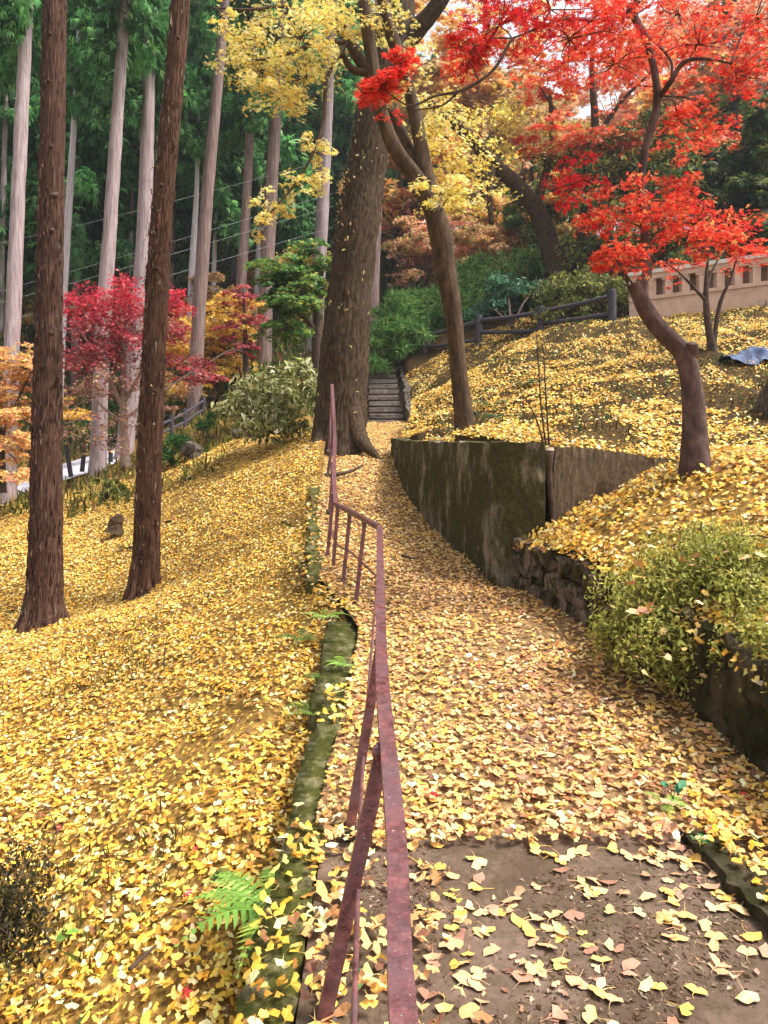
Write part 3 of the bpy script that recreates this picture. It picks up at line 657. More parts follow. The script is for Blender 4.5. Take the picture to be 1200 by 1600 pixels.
# ------------------------------------------------------------------ two near cedars
c1 = tree('cedar_tree', 'thick straight dark-brown cedar trunk, nearest to the picture edge on the slope', 'tree',
          [[(66, 1000, 9.0, 84), (67, 975, 9.0, 66), (69, 940, 9.0, 54), (71, 850, 9.0, 47), (73, 700, 9.0, 43), (78, 400, 9.0, 37), (86, 0, 9.0, 33), (100, -600, 9.1, 26), (112, -1150, 9.2, 18)]], None, None, None, 0, M['cedar'], ns=110, rough=.075, ridges=34, lump=.025, n0=190)
c2 = tree('cedar_tree', 'shaggy reddish-brown cedar trunk with creeper flecks, further up the leafy slope', 'tree',
          [[(224, 952, 10.4, 64), (226, 930, 10.4, 50), (228, 890, 10.4, 40), (232, 750, 10.4, 36), (243, 500, 10.4, 33), (253, 330, 10.4, 30), (272, 130, 10.4, 28), (282, 0, 10.4, 27), (320, -600, 10.5, 20), (350, -1000, 10.6, 14)]], None, None, None, 0, M['cedar2'], ns=100, rough=.10, ridges=30, lump=.035, n0=190)

for root, bx, by, d, r_ in ((c1, 68, 985, 9.0, .25), (c2, 226, 938, 10.4, .22)):
    b_ = P(bx, by, d)
    for an in (.2, 1.3, 2.6, 3.5, 4.3, 5.3):
        an += R.uniform(-.3, .3); dv = np.array([math.cos(an), math.sin(an), 0]); o_ = []
        for q, zz in ((.35, .62), (.75, .26), (1.1, .08), (1.55, -.10)):
            p_ = b_ + dv * r_ * q; o_.append((p_[0], p_[1], ground_z(p_[0], p_[1]) * .5 + b_[2] * .5 + zz))
        MB().add(*tube(smooth_path(o_, 14), np.linspace(.085, .02, 14), 12, .12, 7, int(an * 9), True, .08)).build('root', M['cedar'] if root is c1 else M['cedar2'], root, smooth=True)
for root, px_of, d, ys in ((c1, lambda y: np.interp(y, [0, 400, 700, 900], [86, 78, 73, 70]), 9.0, (55, 128, 230, 305, 360, 520)), (c2, lambda y: np.interp(y, [0, 130, 330, 500, 750], [282, 272, 253, 243, 232]), 10.4, (60, 290, 420, 610))):
    for y in ys:
        a_ = P(px_of(y) + R.uniform(-9, 9), y, d - .1); an = R.uniform(-2.4, -.7); l_ = R.uniform(.07, .11)
        MB().add(*tube(smooth_path([a_, a_ + l_ * np.array([math.cos(an) * .8, math.sin(an), -.15])], 4), [.035, .026, .02, .012], 8, 0, 0, 1, True, .15)).build('branch_stub', M['twig'], root, smooth=True)
def cedar_crown(seed, H=9.5, rad=2.3, nb=62, blades=62, spread=1.0):
    """Crown with base at the origin, drooping boughs of needle sprays."""
    global R; keep, R = R, np.random.default_rng(seed); mb, wood = MB(), MB()
    for b in range(nb):
        f = (b + R.random()) / nb; z = f * H; L = rad * (1 - f)**.75 * R.uniform(.65, 1.15) + .3; an = R.uniform(0, 6.28)
        d = np.array([math.cos(an), math.sin(an), 0]); s = np.linspace(0, 1, 7)[:, None]
        path = np.array([0, 0, z]) + d * L * s + np.array([0, 0, 1]) * (-.38 * L * s + .30 * L * s**2.5)
        wood.add(*tube(path, np.linspace(.035, .008, 7), 4, cap=False))
        k = int(blades * (.5 + L / rad)); q = R.random(k) ** .75
        pos = np.stack([np.interp(q, s[:, 0], path[:, c]) for c in range(3)], 1) + R.normal(0, .15, (k, 3)) * np.array([1, 1, .9]) * (.6 + q[:, None])
        nr = np.array([0, 0, 1.]) + R.normal(0, .55, (k, 3)) + d * .8
        hd = an - math.pi / 2 + R.normal(0, .8, k)
        tone = np.clip(1 + R.normal(0, .32), .45, 1.8)
        scatter(mb, L_NEEDLE, pos, nr, hd, R.uniform(.28, .55, k) * spread, np.clip(pick(CEDARG, k, .2) * tone, .004, .9))
    a, w = make_mesh('crown', np.concatenate(mb.V), np.concatenate(mb.T), None, np.concatenate(mb.C)), make_mesh('boughs', np.concatenate(wood.V), None, np.concatenate(wood.Q))
    R = keep; a.materials.append(M['needle']); w.materials.append(M['twig']); return a, w
CROWNS = [cedar_crown(s) for s in (1, 2, 3)] + [cedar_crown(4, 11, 2.9, 60, 80, 1.2), cedar_crown(5, 10, 2.6, 56, 80, 1.2)]
def put_crown(root, at, which, rz, sc=(1, 1, 1)):
    rl = Vector(root.location)
    for me, nm in zip(CROWNS[which], ('crown', 'boughs')):
        o = link(nm, me, None, root); o.location = Vector(at) - rl; o.rotation_euler = (0, 0, rz); o.scale = sc
put_crown(c1, P(95, -560, 9.1), 0, 1.1, (1.1, 1.1, .9)); put_crown(c2, P(318, -560, 10.5), 1, 2.0, (1, 1, .85))

def fibres(root, pts, n, size, pal):
    p, r = stem_pts(pts, 120); k = R.integers(0, 119, n); f_ = R.random(n)[:, None]; pos = p[k] * (1 - f_) + p[k + 1] * f_
    an = R.uniform(-math.pi, 0, n); dr = np.stack([np.cos(an), np.sin(an), 0 * an], 1); mb = MB()
    scatter(mb, L_BLADE, pos + dr * (r[k] * R.uniform(.99, 1.045, n))[:, None], dr + R.normal(0, .14, (n, 3)), an + math.pi / 2 + np.where(R.random(n) < .5, math.pi, 0) + R.normal(0, .08, n), size * R.uniform(.4, 1.3, n), pick(pal, n, .2))
    mb.build('bark_strips', M['litter'], root, col=True)['kind'] = 'stuff'
fibres(c1, [(67, 975, 9.0, 66), (69, 940, 9.0, 54), (71, 850, 9.0, 47), (73, 700, 9.0, 43), (78, 400, 9.0, 37), (86, 0, 9.0, 33), (90, -100, 9, 32)], 1500, .16, [(.10, .052, .036, 3), (.17, .10, .075, 2), (.05, .025, .018, 3), (.26, .18, .14, .6)])
fibres(c2, [(226, 930, 10.4, 50), (228, 890, 10.4, 40), (232, 750, 10.4, 36), (243, 500, 10.4, 33), (253, 330, 10.4, 30), (272, 130, 10.4, 28), (282, 0, 10.4, 27), (288, -100, 10.4, 26)], 1700, .17, [(.15, .068, .040, 3), (.24, .13, .085, 2), (.07, .03, .02, 3), (.40, .30, .22, .8)])
# ------------------------------------------------------------------ cedars across the road
MID = [
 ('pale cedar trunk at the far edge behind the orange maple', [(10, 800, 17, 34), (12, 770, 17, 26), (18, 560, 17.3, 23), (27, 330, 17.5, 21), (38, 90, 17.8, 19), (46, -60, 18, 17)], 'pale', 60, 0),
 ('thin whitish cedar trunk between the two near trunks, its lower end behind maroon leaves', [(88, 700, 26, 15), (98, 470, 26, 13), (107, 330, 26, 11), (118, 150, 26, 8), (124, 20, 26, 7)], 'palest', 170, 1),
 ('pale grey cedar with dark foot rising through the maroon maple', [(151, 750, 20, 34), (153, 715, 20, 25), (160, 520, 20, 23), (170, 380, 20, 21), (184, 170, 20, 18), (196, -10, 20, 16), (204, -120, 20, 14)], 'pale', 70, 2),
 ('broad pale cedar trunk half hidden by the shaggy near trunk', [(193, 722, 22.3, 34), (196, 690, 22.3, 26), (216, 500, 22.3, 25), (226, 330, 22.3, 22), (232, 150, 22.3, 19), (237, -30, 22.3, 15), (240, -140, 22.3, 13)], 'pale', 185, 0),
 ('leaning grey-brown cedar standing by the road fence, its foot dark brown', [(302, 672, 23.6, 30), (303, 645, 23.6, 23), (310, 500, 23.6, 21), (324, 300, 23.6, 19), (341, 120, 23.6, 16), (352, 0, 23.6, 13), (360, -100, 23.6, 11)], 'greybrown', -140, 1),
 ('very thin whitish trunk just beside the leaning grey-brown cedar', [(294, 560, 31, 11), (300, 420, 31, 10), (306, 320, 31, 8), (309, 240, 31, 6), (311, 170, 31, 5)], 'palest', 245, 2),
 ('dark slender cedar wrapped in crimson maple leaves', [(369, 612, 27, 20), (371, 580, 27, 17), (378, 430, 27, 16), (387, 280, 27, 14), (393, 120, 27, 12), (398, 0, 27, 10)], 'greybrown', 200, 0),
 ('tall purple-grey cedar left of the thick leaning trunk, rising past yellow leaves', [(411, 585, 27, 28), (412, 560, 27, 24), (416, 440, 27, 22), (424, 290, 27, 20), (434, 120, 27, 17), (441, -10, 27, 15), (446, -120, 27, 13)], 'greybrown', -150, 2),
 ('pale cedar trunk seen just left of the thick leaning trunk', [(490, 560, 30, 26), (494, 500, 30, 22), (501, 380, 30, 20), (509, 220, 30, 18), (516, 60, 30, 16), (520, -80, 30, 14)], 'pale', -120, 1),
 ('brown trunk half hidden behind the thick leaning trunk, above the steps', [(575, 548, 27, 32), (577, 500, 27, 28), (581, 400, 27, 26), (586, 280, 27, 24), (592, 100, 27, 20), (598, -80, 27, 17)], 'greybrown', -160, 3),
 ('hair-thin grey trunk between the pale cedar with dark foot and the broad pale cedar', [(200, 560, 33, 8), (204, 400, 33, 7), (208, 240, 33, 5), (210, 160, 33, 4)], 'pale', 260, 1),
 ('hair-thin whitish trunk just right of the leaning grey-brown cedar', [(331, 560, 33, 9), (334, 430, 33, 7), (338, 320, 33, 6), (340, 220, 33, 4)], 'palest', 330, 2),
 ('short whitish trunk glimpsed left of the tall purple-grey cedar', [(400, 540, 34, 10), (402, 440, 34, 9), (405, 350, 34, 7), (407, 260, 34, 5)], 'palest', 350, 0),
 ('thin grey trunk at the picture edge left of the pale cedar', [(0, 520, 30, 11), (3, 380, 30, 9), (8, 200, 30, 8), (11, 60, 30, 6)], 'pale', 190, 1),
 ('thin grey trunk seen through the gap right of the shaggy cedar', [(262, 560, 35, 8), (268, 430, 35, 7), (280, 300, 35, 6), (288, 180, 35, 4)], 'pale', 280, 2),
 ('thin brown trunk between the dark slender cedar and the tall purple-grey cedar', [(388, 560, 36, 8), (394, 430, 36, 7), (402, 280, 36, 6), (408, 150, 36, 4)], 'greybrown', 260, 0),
]
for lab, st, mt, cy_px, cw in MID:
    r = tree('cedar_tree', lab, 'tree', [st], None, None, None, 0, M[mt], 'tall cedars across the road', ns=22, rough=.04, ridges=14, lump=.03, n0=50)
    s0, s1 = st[0], st[-1]; xx = np.interp(cy_px, [s1[1], s0[1]], [s1[0], s0[0]])
    put_crown(r, P(xx, max(cy_px, s1[1]) , s1[2]) , cw, R.uniform(0, 6), (.62, .62, .9) if cy_px > 40 else (.95, .95, 1.0))
# forest on the hillside
fi = 0
root0 = {}
spots = [(-60, 34), (20, 38), (62, 33), (140, 40), (118, 31.5), (205, 36), (262, 33), (250, 45), (330, 37), (365, 43), (400, 35), (452, 39), (470, 46), (-30, 46), (60, 48), (170, 50), (300, 52), (420, 54), (520, 44), (545, 37), (505, 56), (-90, 55), (10, 60), (110, 62), (220, 62), (350, 64), (460, 66), (560, 62), (-140, 42), (600, 52), (640, 66), (-110, 30), (540, 72), (150, 76), (280, 78), (30, 78), (410, 80)]
for (px, d) in spots:
    x = (px - 600) / F_PX * d; g = float(zH(np.array(x), np.array(d))); h = R.uniform(15, 19)
    root = thing('cedar_tree', 'slender cedar in the dense dark-green forest on the far hillside', 'tree', (x, d, g), 'cedars of the far hillside forest')
    lean = R.normal(.3, .25); r0 = R.uniform(.15, .24)
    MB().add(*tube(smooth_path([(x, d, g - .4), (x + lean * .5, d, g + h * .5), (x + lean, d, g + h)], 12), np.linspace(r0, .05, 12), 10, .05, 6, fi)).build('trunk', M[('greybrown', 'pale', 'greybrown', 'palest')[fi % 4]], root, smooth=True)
    k = 3 + fi % 2 if fi % 3 else fi % 3
    s = R.uniform(.95, 1.25); put_crown(root, (x + lean * .4, d, g + R.uniform(3.0, 6.0)), k, R.uniform(0, 6), (s, s, R.uniform(1.05, 1.35)))
    fi += 1
mb = MB()
n = 9000
fx, fd = R.uniform(-70, 14, n), R.uniform(50, 100, n)
fz = zH(fx, np.minimum(fd, 95)) + R.uniform(0, 14, n)
scatter(mb, L_NEEDLE, np.stack([fx, fd, fz], 1), np.array([0, -.4, 1.]) + R.normal(0, .5, (n, 3)), R.uniform(0, 6.28, n), R.uniform(1.2, 2.4, n), pick(CEDARG, n, .25) * .9)
tag(mb.build('forest', M['needle'], None, col=True), 'far mass of dark-green forest on the hillside', 'forest', kind='stuff')

# ------------------------------------------------------------------ big leaning ginkgo
g = tree('ginkgo_tree', 'massive leaning tree trunk with furrowed bark and creeper, beside the railing', 'tree',
   [[(528, 722, 13, 98), (529, 690, 13, 84), (532, 640, 13, 76), (539, 540, 13, 71), (548, 440, 13, 66), (561, 340, 13, 62), (576, 240, 13, 56), (592, 150, 13, 56), (612, 80, 13, 56), (622, 40, 13, 50), (626, 0, 13, 40), (634, -90, 13, 34), (640, -240, 13, 22)],
    [(622, 80, 13, 34), (645, 52, 12.9, 32), (668, 28, 12.8, 26), (692, -6, 12.7, 24), (730, -80, 12.6, 20)],
    [(600, 105, 13, 24), (590, 60, 13.2, 22), (575, 20, 13.4, 18), (560, -60, 13.6, 15)]],
   None, None, None, 0, M['ginkgo'], ns=90, rough=.075, ridges=26, lump=.03, n0=170)
for pts in ([(545, 620, 12.85, 30), (558, 672, 12.7, 28), (572, 697, 12.5, 19), (586, 710, 12.35, 11), (597, 722, 12.2, 4)], [(520, 620, 12.9, 30), (510, 668, 12.8, 26), (497, 696, 12.6, 20), (484, 708, 12.3, 18), (468, 725, 11.9, 8)]):
    add_stem('root', pts, M['ginkgo'], g, 22, 16, .06, 9, .06)
def ivy(root, pts, n, side, size, name='creeper', y_lo=0, y_hi=700, pal=YEL, lift=.03):
    p, r = stem_pts(pts, 80); k = R.integers(0, 80, n)
    py = HOR - (p[k, 2] - EYE) / p[k, 1] * F_PX; ok = (py > y_lo) & (py < y_hi); k = k[ok]
    an = R.normal(side, .75, len(k)); dr = np.stack([np.cos(an), np.sin(an), 0 * an], 1)
    mb = MB(); scatter(mb, L_OVAL, p[k] + dr * (r[k] + lift * R.uniform(.3, 1.6, len(k)))[:, None] + R.normal(0, .03, (len(k), 3)), dr + R.normal(0, .5, (len(k), 3)), R.uniform(0, 6.28, len(k)), size * R.uniform(.6, 1.3, len(k)), pick(pal, len(k), .25))
    mb.build(name, M['leaf'], root, col=True)
IVY = [(.80, .62, .30, 2), (.40, .34, .10, 2), (.10, .14, .04, 3), (.25, .12, .05, 2)]
ivy(g, [(534, 640, 13, 87), (549, 440, 13, 73), (576, 240, 13, 60), (592, 150, 13, 56)], 420, math.pi, .07, y_lo=150, y_hi=420, pal=IVY)
ivy(g, [(531, 690, 13, 100), (549, 440, 13, 73), (576, 240, 13, 60)], 60, -math.pi / 2, .07, y_lo=200, y_hi=690, pal=IVY)
ivy(c2, [(228, 890, 10.4, 40), (232, 750, 10.4, 36), (243, 500, 10.4, 33), (253, 330, 10.4, 30), (272, 130, 10.4, 28)], 300, math.pi * .95, .05, y_lo=230, y_hi=520, pal=IVY)
ivy(c2, [(228, 890, 10.4, 40), (232, 750, 10.4, 36), (243, 500, 10.4, 33), (253, 330, 10.4, 30), (272, 130, 10.4, 28)], 90, -math.pi / 2, .045, y_lo=300, y_hi=880, pal=IVY)

# ------------------------------------------------------------------ forked yellow maple above the wall
tree('maple_tree', 'forked brown maple rooted above the mossy wall, with pale yellow leaves', 'tree',
   [[(731, 700, 9.4, 44), (727, 672, 9.4, 33), (719, 600, 9.4, 26), (711, 520, 9.4, 25), (703, 460, 9.4, 29), (693, 410, 9.4, 33), (688, 365, 9.4, 36), (677, 325, 9.4, 32)],
    [(679, 335, 9.4, 26), (655, 285, 9.3, 25), (622, 240, 9.25, 24), (603, 200, 9.2, 22), (590, 150, 9.2, 20), (580, 90, 9.2, 20), (571, 30, 9.2, 18), (562, -60, 9.2, 14)],
    [(684, 345, 9.45, 28), (668, 280, 9.5, 25), (656, 215, 9.55, 22), (643, 155, 9.6, 20), (624, 90, 9.6, 20), (608, 40, 9.6, 20), (596, -20, 9.6, 18), (584, -110, 9.6, 14)],
    [(665, 295, 9.5, 18), (640, 235, 9.7, 18), (615, 185, 9.8, 17), (585, 130, 9.8, 16), (562, 95, 9.8, 18), (540, 55, 9.8, 17), (513, 15, 9.8, 16), (480, -40, 9.8, 13)],
    [(575, 115, 9.8, 13), (550, 108, 9.7, 12), (534, 84, 9.6, 10)],
    [(545, 62, 9.8, 7), (512, 120, 9.4, 6), (503, 200, 9.2, 5), (470, 275, 9.0, 4), (420, 335, 8.9, 3), (405, 352, 8.9, 2)], [(548, 65, 9.8, 9), (490, 70, 9.4, 7), (430, 90, 9.0, 5), (385, 95, 8.8, 3)], [(520, 25, 9.8, 7), (450, 10, 9.2, 5), (390, 15, 8.8, 4), (330, 12, 8.6, 2)]],
   [(470, 60, 9.3, 85, 45, .9, 34, 34), (410, 110, 9.0, 60, 45, .8, 26, 32), (480, 120, 9.2, 70, 38, .7, 28, 32), (540, 40, 9.4, 60, 45, .8, 22, 30), (450, 20, 9.6, 80, 35, .9, 24, 28), (440, 150, 9.0, 45, 22, .5, 10, 22), (465, 165, 9.0, 22, 18, .3, 5, 18),
    (500, 235, 9.1, 34, 24, .5, 9, 20), (470, 280, 9.0, 40, 26, .5, 12, 22), (430, 320, 8.9, 36, 26, .5, 11, 22), (408, 350, 8.9, 22, 20, .4, 6, 18), (345, 25, 8.6, 45, 22, .5, 7, 14), (375, 60, 8.7, 30, 25, .5, 8, 18),
    (690, 300, 8.9, 48, 18, .5, 12, 26), (730, 305, 8.8, 45, 14, .5, 8, 22), (700, 175, 9.2, 55, 16, .6, 10, 24), (640, 140, 9.4, 40, 30, .5, 9, 22), (610, 30, 9.6, 50, 40, .7, 14, 24), (655, 100, 9.8, 40, 30, .6, 10, 22)],
   PYEL, L_MAPLE, .078, M['maple_bark'], ns=48, rough=.05, ridges=11, lump=.06, n0=110, sub=.95, dm=1.0, tilt=.75, flat=.55, fat=1.1)
# ------------------------------------------------------------------ red maple on the right
tree('maple_tree', 'crooked maple with bright red leaves standing by the end of the short wall', 'tree',
   [[(1088, 742, 6.0, 58), (1086, 722, 6.0, 46), (1085, 690, 6.0, 38), (1083, 640, 6.0, 33), (1078, 590, 6.0, 30), (1070, 555, 6.0, 30), (1055, 537, 6.0, 28), (1032, 515, 6.0, 26), (1010, 486, 6.0, 25), (997, 460, 6.0, 22), (988, 443, 6.0, 20)],
    [(1000, 462, 6.0, 16), (1003, 440, 6.02, 17), (1012, 428, 6.05, 15), (1009, 400, 6.05, 12), (1006, 340, 6.05, 12), (1003, 270, 6.05, 12), (1012, 215, 6.05, 12), (1026, 165, 6.05, 13), (1022, 110, 6.05, 11), (1008, 60, 6.05, 11), (990, 22, 6.05, 11), (997, -10, 6.0, 10), (1000, -90, 6.0, 7)],
    [(1028, 155, 6.05, 9), (1048, 128, 5.95, 8), (1066, 100, 5.9, 7), (1095, 92, 5.8, 5), (1150, 100, 5.7, 3)],
    [(990, 24, 6.05, 9), (965, 26, 5.9, 8), (930, 32, 5.7, 6), (880, 30, 5.5, 4), (800, 60, 5.3, 3)],
    [(1050, 122, 5.95, 5), (1045, 90, 6.1, 4), (1000, 45, 6.3, 3)],
    [(1078, 556, 6.0, 22), (1080, 545, 5.96, 20), (1081, 536, 5.94, 17)]],
   [(960, 400, 5.7, 48, 16, .35, 15, 26), (1000, 320, 5.8, 70, 28, .5, 22, 28), (1090, 350, 5.9, 75, 28, .5, 26, 30), (1140, 380, 5.8, 50, 16, .4, 14, 26), (900, 285, 6.3, 42, 26, .4, 16, 26, DEEP), (1050, 300, 6.2, 50, 20, .5, 12, 24), (940, 350, 6.0, 35, 15, .4, 9, 24),
    (890, 60, 5.6, 75, 40, .7, 24, 28), (780, 40, 5.3, 70, 34, .6, 24, 28, DEEP), (740, 75, 5.2, 40, 26, .4, 12, 24, DEEP), (860, 15, 5.4, 70, 26, .6, 18, 26, DEEP), (960, 100, 6.2, 70, 40, .8, 24, 28), (1090, 70, 6.2, 70, 45, .8, 24, 28), (1150, 115, 6.0, 60, 40, .8, 22, 28), (1120, 180, 6.4, 60, 26, .7, 14, 24), (1060, 190, 6.6, 50, 30, .6, 12, 22), (980, 20, 5.6, 60, 30, .6, 18, 26), (1180, 30, 6.0, 50, 40, .7, 14, 24), (1060, 20, 6, 60, 30, .7, 16, 24)],
   RED, L_MAPLE, .058, M['maple_bark2'], ns=36, rough=.03, ridges=7, lump=.08, n0=90, dm=1.25, fat=1.25, tilt=.8, flat=.6)
# overhanging red spray in front of the trunks
tree('maple_branch', 'bright red maple spray hanging in front of the forked trunks', 'branch',
   [[(800, 60, 5.3, 5), (770, 110, 5.2, 5), (725, 140, 5.1, 5), (680, 150, 5.0, 4), (640, 165, 5.0, 3), (600, 140, 5.0, 2)], [(720, 140, 5.1, 4), (690, 165, 5.1, 3), (650, 172, 5.1, 2)]],
   [(600, 120, 5.0, 34, 22, .25, 12, 17), (580, 140, 5.0, 30, 15, .2, 9, 15), (620, 95, 5.0, 26, 15, .2, 7, 14), (600, 165, 5.0, 40, 12, .2, 5, 8), (720, 75, 5.1, 30, 28, .3, 8, 16)],
   RED[:3], L_MAPLE, .058, M['twig'], ns=8, n0=30)
# small twin-stemmed maple by the balustrade
tree('maple_tree', 'small thin maple with twin stems in front of the balustrade', 'tree',
   [[(1114, 556, 11.6, 18), (1112, 540, 11.6, 13), (1106, 505, 11.6, 11), (1103, 470, 11.6, 9), (1104, 430, 11.6, 6), (1107, 395, 11.6, 3)], [(1115, 548, 11.6, 8), (1120, 500, 11.6, 7), (1128, 465, 11.6, 6), (1142, 435, 11.6, 4), (1150, 405, 11.6, 2)],
    [(1103, 470, 11.6, 6), (1085, 450, 11.5, 5), (1060, 425, 11.4, 3), (1040, 410, 11.4, 2)], [(1103, 462, 11.6, 5), (1110, 430, 11.7, 4), (1125, 400, 11.7, 2)]],
   [(1040, 415, 11.3, 28, 14, .5, 5, 12), (1150, 405, 11.5, 45, 14, .6, 8, 14), (1075, 400, 11.4, 40, 14, .6, 8, 14), (1180, 390, 11.4, 40, 14, .6, 8, 16), (1050, 440, 11.3, 20, 8, .4, 3, 8)],
   RED, L_MAPLE, .075, M['twig'], ns=12, n0=30)
# leaning yellow tree on the bank, and autumn trees behind
tree('maple_tree', 'leaning dark trunk on the bank carrying golden-yellow layered foliage', 'tree',
   [[(876, 436, 18, 40), (868, 410, 18, 34), (855, 370, 18, 30), (836, 325, 17.8, 27), (806, 288, 17.5, 24), (770, 255, 17.2, 22), (735, 215, 17, 19), (700, 185, 16.8, 16), (660, 150, 16.5, 10)], [(836, 325, 17.8, 16), (850, 280, 18, 13), (862, 220, 18, 10), (860, 150, 18, 6)], [(770, 255, 17.2, 12), (765, 300, 17, 10), (768, 350, 17, 8)]],
   [(720, 245, 16.2, 62, 18, 1, 20, 30), (735, 305, 16.4, 55, 18, .8, 14, 28), (690, 185, 16.5, 60, 20, 1, 18, 28), (790, 190, 17.6, 70, 30, 1.2, 24, 28), (690, 325, 16.2, 45, 14, .8, 9, 26), (850, 225, 18, 55, 24, 1.2, 16, 26), (650, 215, 17, 40, 20, 1, 9, 24), (800, 250, 18.4, 40, 16, 1, 8, 24)],
   YEL, L_MAPLE_FAR, .12, M['maple_bark'], ns=20, rough=.05, ridges=7, more=1.2, fat=1.35, dm=1.0, tilt=.7, flat=.5, snap=True, n0=50)
tree('maple_tree', 'hazy orange-gold tree behind the forked trunks at the top', 'tree',
   [[(742, 420, 25, 24), (745, 330, 25, 18), (752, 200, 25, 14), (758, 60, 25, 9), (760, -60, 25, 5)], [(752, 200, 25, 10), (715, 110, 25, 7), (700, 20, 25, 4)], [(754, 180, 25, 9), (810, 120, 25, 6), (850, 40, 25, 4)]],
   [(700, 60, 24, 80, 55, 2, 36, 30), (780, 110, 24.5, 80, 50, 2, 36, 30), (730, 140, 23, 70, 35, 1.6, 24, 28), (840, 150, 25, 60, 40, 1.8, 22, 28), (800, 20, 25, 90, 45, 2, 30, 28), (660, 0, 25, 60, 50, 2, 22, 26), (640, 110, 25, 35, 40, 1.6, 12, 24)],
   [(.86, .52, .14, 3), (.88, .42, .14, 2), (.90, .66, .26, 2), (.80, .36, .12, 1)], L_MAPLE_FAR, .20, M['greybrown'], ns=14, snap=True, n0=30)
tree('maple_tree', 'orange-red maple behind the crooked red maple', 'tree',
   [[(905, 420, 13, 22), (915, 330, 13, 17), (930, 220, 13, 13), (925, 110, 13, 9), (930, 0, 13, 5)], [(930, 220, 13, 9), (970, 160, 12.8, 6), (1020, 110, 12.6, 3)], [(928, 240, 13, 8), (880, 190, 12.8, 6), (840, 130, 12.6, 3)]],
   [(860, 110, 12.5, 60, 40, 1, 22, 30), (930, 230, 12.5, 80, 22, 1, 20, 28), (850, 215, 12.5, 50, 22, .9, 12, 26), (1000, 90, 12.5, 70, 40, 1, 22, 28), (1000, 200, 12.5, 60, 30, 1, 16, 26), (920, 30, 12.6, 70, 35, 1, 18, 26), (1070, 160, 12.5, 50, 30, 1, 12, 26), (1110, 230, 12.5, 60, 20, .8, 9, 24)],
   REDOR, L_MAPLE_FAR, .11, M['twig'], ns=14, snap=True, n0=30)
tree('maple_tree', 'tall pinkish-orange tree with dark twin trunks at the top corner', 'tree',
   [[(1158, 420, 20, 26), (1156, 300, 20, 20), (1153, 180, 20, 15), (1150, 60, 20, 12), (1148, -60, 20, 8)], [(1190, 430, 20.5, 34), (1186, 300, 20.5, 28), (1180, 150, 20.5, 24), (1172, 20, 20.5, 20), (1165, -80, 20.5, 14)], [(1182, 160, 20.5, 12), (1210, 80, 20.5, 9), (1230, 0, 20.5, 6)]],
   [(1130, 60, 19.5, 80, 55, 1.6, 30, 28), (1060, 30, 20, 70, 45, 1.6, 22, 28), (1180, 130, 19.5, 60, 45, 1.6, 20, 28), (1100, 140, 20, 60, 35, 1.5, 14, 26), (1200, 20, 20, 60, 45, 1.6, 18, 26), (1000, 60, 21, 50, 40, 1.6, 9, 24)],
   PINKOR, L_MAPLE_FAR, .16, M['twig'], ns=14, snap=True, n0=30)

# autumn trees on the far ridge
def round_crown(seed, pal, rx=3.0, rz=3.6, n=26, per=150, sz=.42):
    global R; keep, R = R, np.random.default_rng(seed); mb, tw = MB(), MB()
    for k in range(n):
        u = unit(R.normal(size=3)) * R.random()**.4; c = u * np.array([rx, rx, rz]) + np.array([0, 0, rz * 1.05]); q = int(per * R.uniform(.5, 1.3)); r = R.uniform(.6, 1.3)
        tw.add(*tube(smooth_path([(0, 0, .3 * rz * R.random()), c * .55 + R.normal(0, .2, 3), c], 7), np.linspace(.07, .012, 7), 4, cap=False))
        p = c + unit(R.normal(size=(q, 3))) * (R.random((q, 1))**.5) * r * np.array([1.1, 1.1, .45])
        scatter(mb, L_MAPLE_FAR, p, np.array([0, 0, 1.]) + R.normal(0, .6, (q, 3)), R.uniform(0, 6.28, q), sz * R.uniform(.6, 1.2, q), np.clip(pick(pal, q, .15) * (1 + R.normal(0, .15)), .01, .95))
    a, w = make_mesh('crown', np.concatenate(mb.V), np.concatenate(mb.T), None, np.concatenate(mb.C)), make_mesh('branches', np.concatenate(tw.V), None, np.concatenate(tw.Q))
    R = keep; a.materials.append(M['leaf']); w.materials.append(M['twig']); return a, w
RUST = [(.72, .42, .22, 3), (.60, .32, .16, 2), (.80, .56, .30, 2), (.42, .36, .12, 2)]
RC = {'orange': [round_crown(21, ORG), round_crown(22, ORG + RUST)], 'pink': [round_crown(23, PINKOR), round_crown(24, PINKOR)], 'green': [round_crown(25, OLIVE + GREEN), round_crown(26, GREEN + [(.03, .06, .02, 3)])], 'rust': [round_crown(27, RUST), round_crown(28, RUST + YEL)], 'red': [round_crown(29, REDOR)]}
RIDGE = [(655, 30, 'rust', .5), (705, 31, 'pink', .5), (742, 29, 'rust', .42), (790, 31, 'orange', .55), (838, 29.5, 'green', .5), (870, 31, 'rust', .5), (815, 34, 'rust', .6), (640, 34, 'orange', 1.0), (700, 38, 'rust', 1.1), (770, 42, 'orange', 1.25), (830, 36, 'rust', 1.0), (880, 45, 'orange', .8), (945, 33, 'rust', .75), (985, 42, 'pink', 1.05), (1020, 33, 'green', .7), (1060, 38, 'pink', 1.3), (1100, 34, 'orange', 1.1), (1150, 42, 'pink', 1.4), (1190, 31, 'green', 1.1), (1230, 38, 'pink', 1.3), (920, 50, 'rust', .8), (1290, 34, 'green', 1.2), (620, 46, 'rust', 1.4), (810, 54, 'orange', 1.5), (1120, 28.5, 'green', .8), (680, 52, 'orange', 1.5), (730, 46, 'rust', 1.4), (905, 29, 'rust', .55)]
NAMES = {'orange': 'orange autumn tree on the far ridge at upper right', 'pink': 'pale pinkish autumn tree on the far ridge at upper right', 'green': 'round green tree on the ridge above the bank', 'rust': 'rusty brown autumn tree on the far ridge', 'red': 'red tree on the far ridge'}
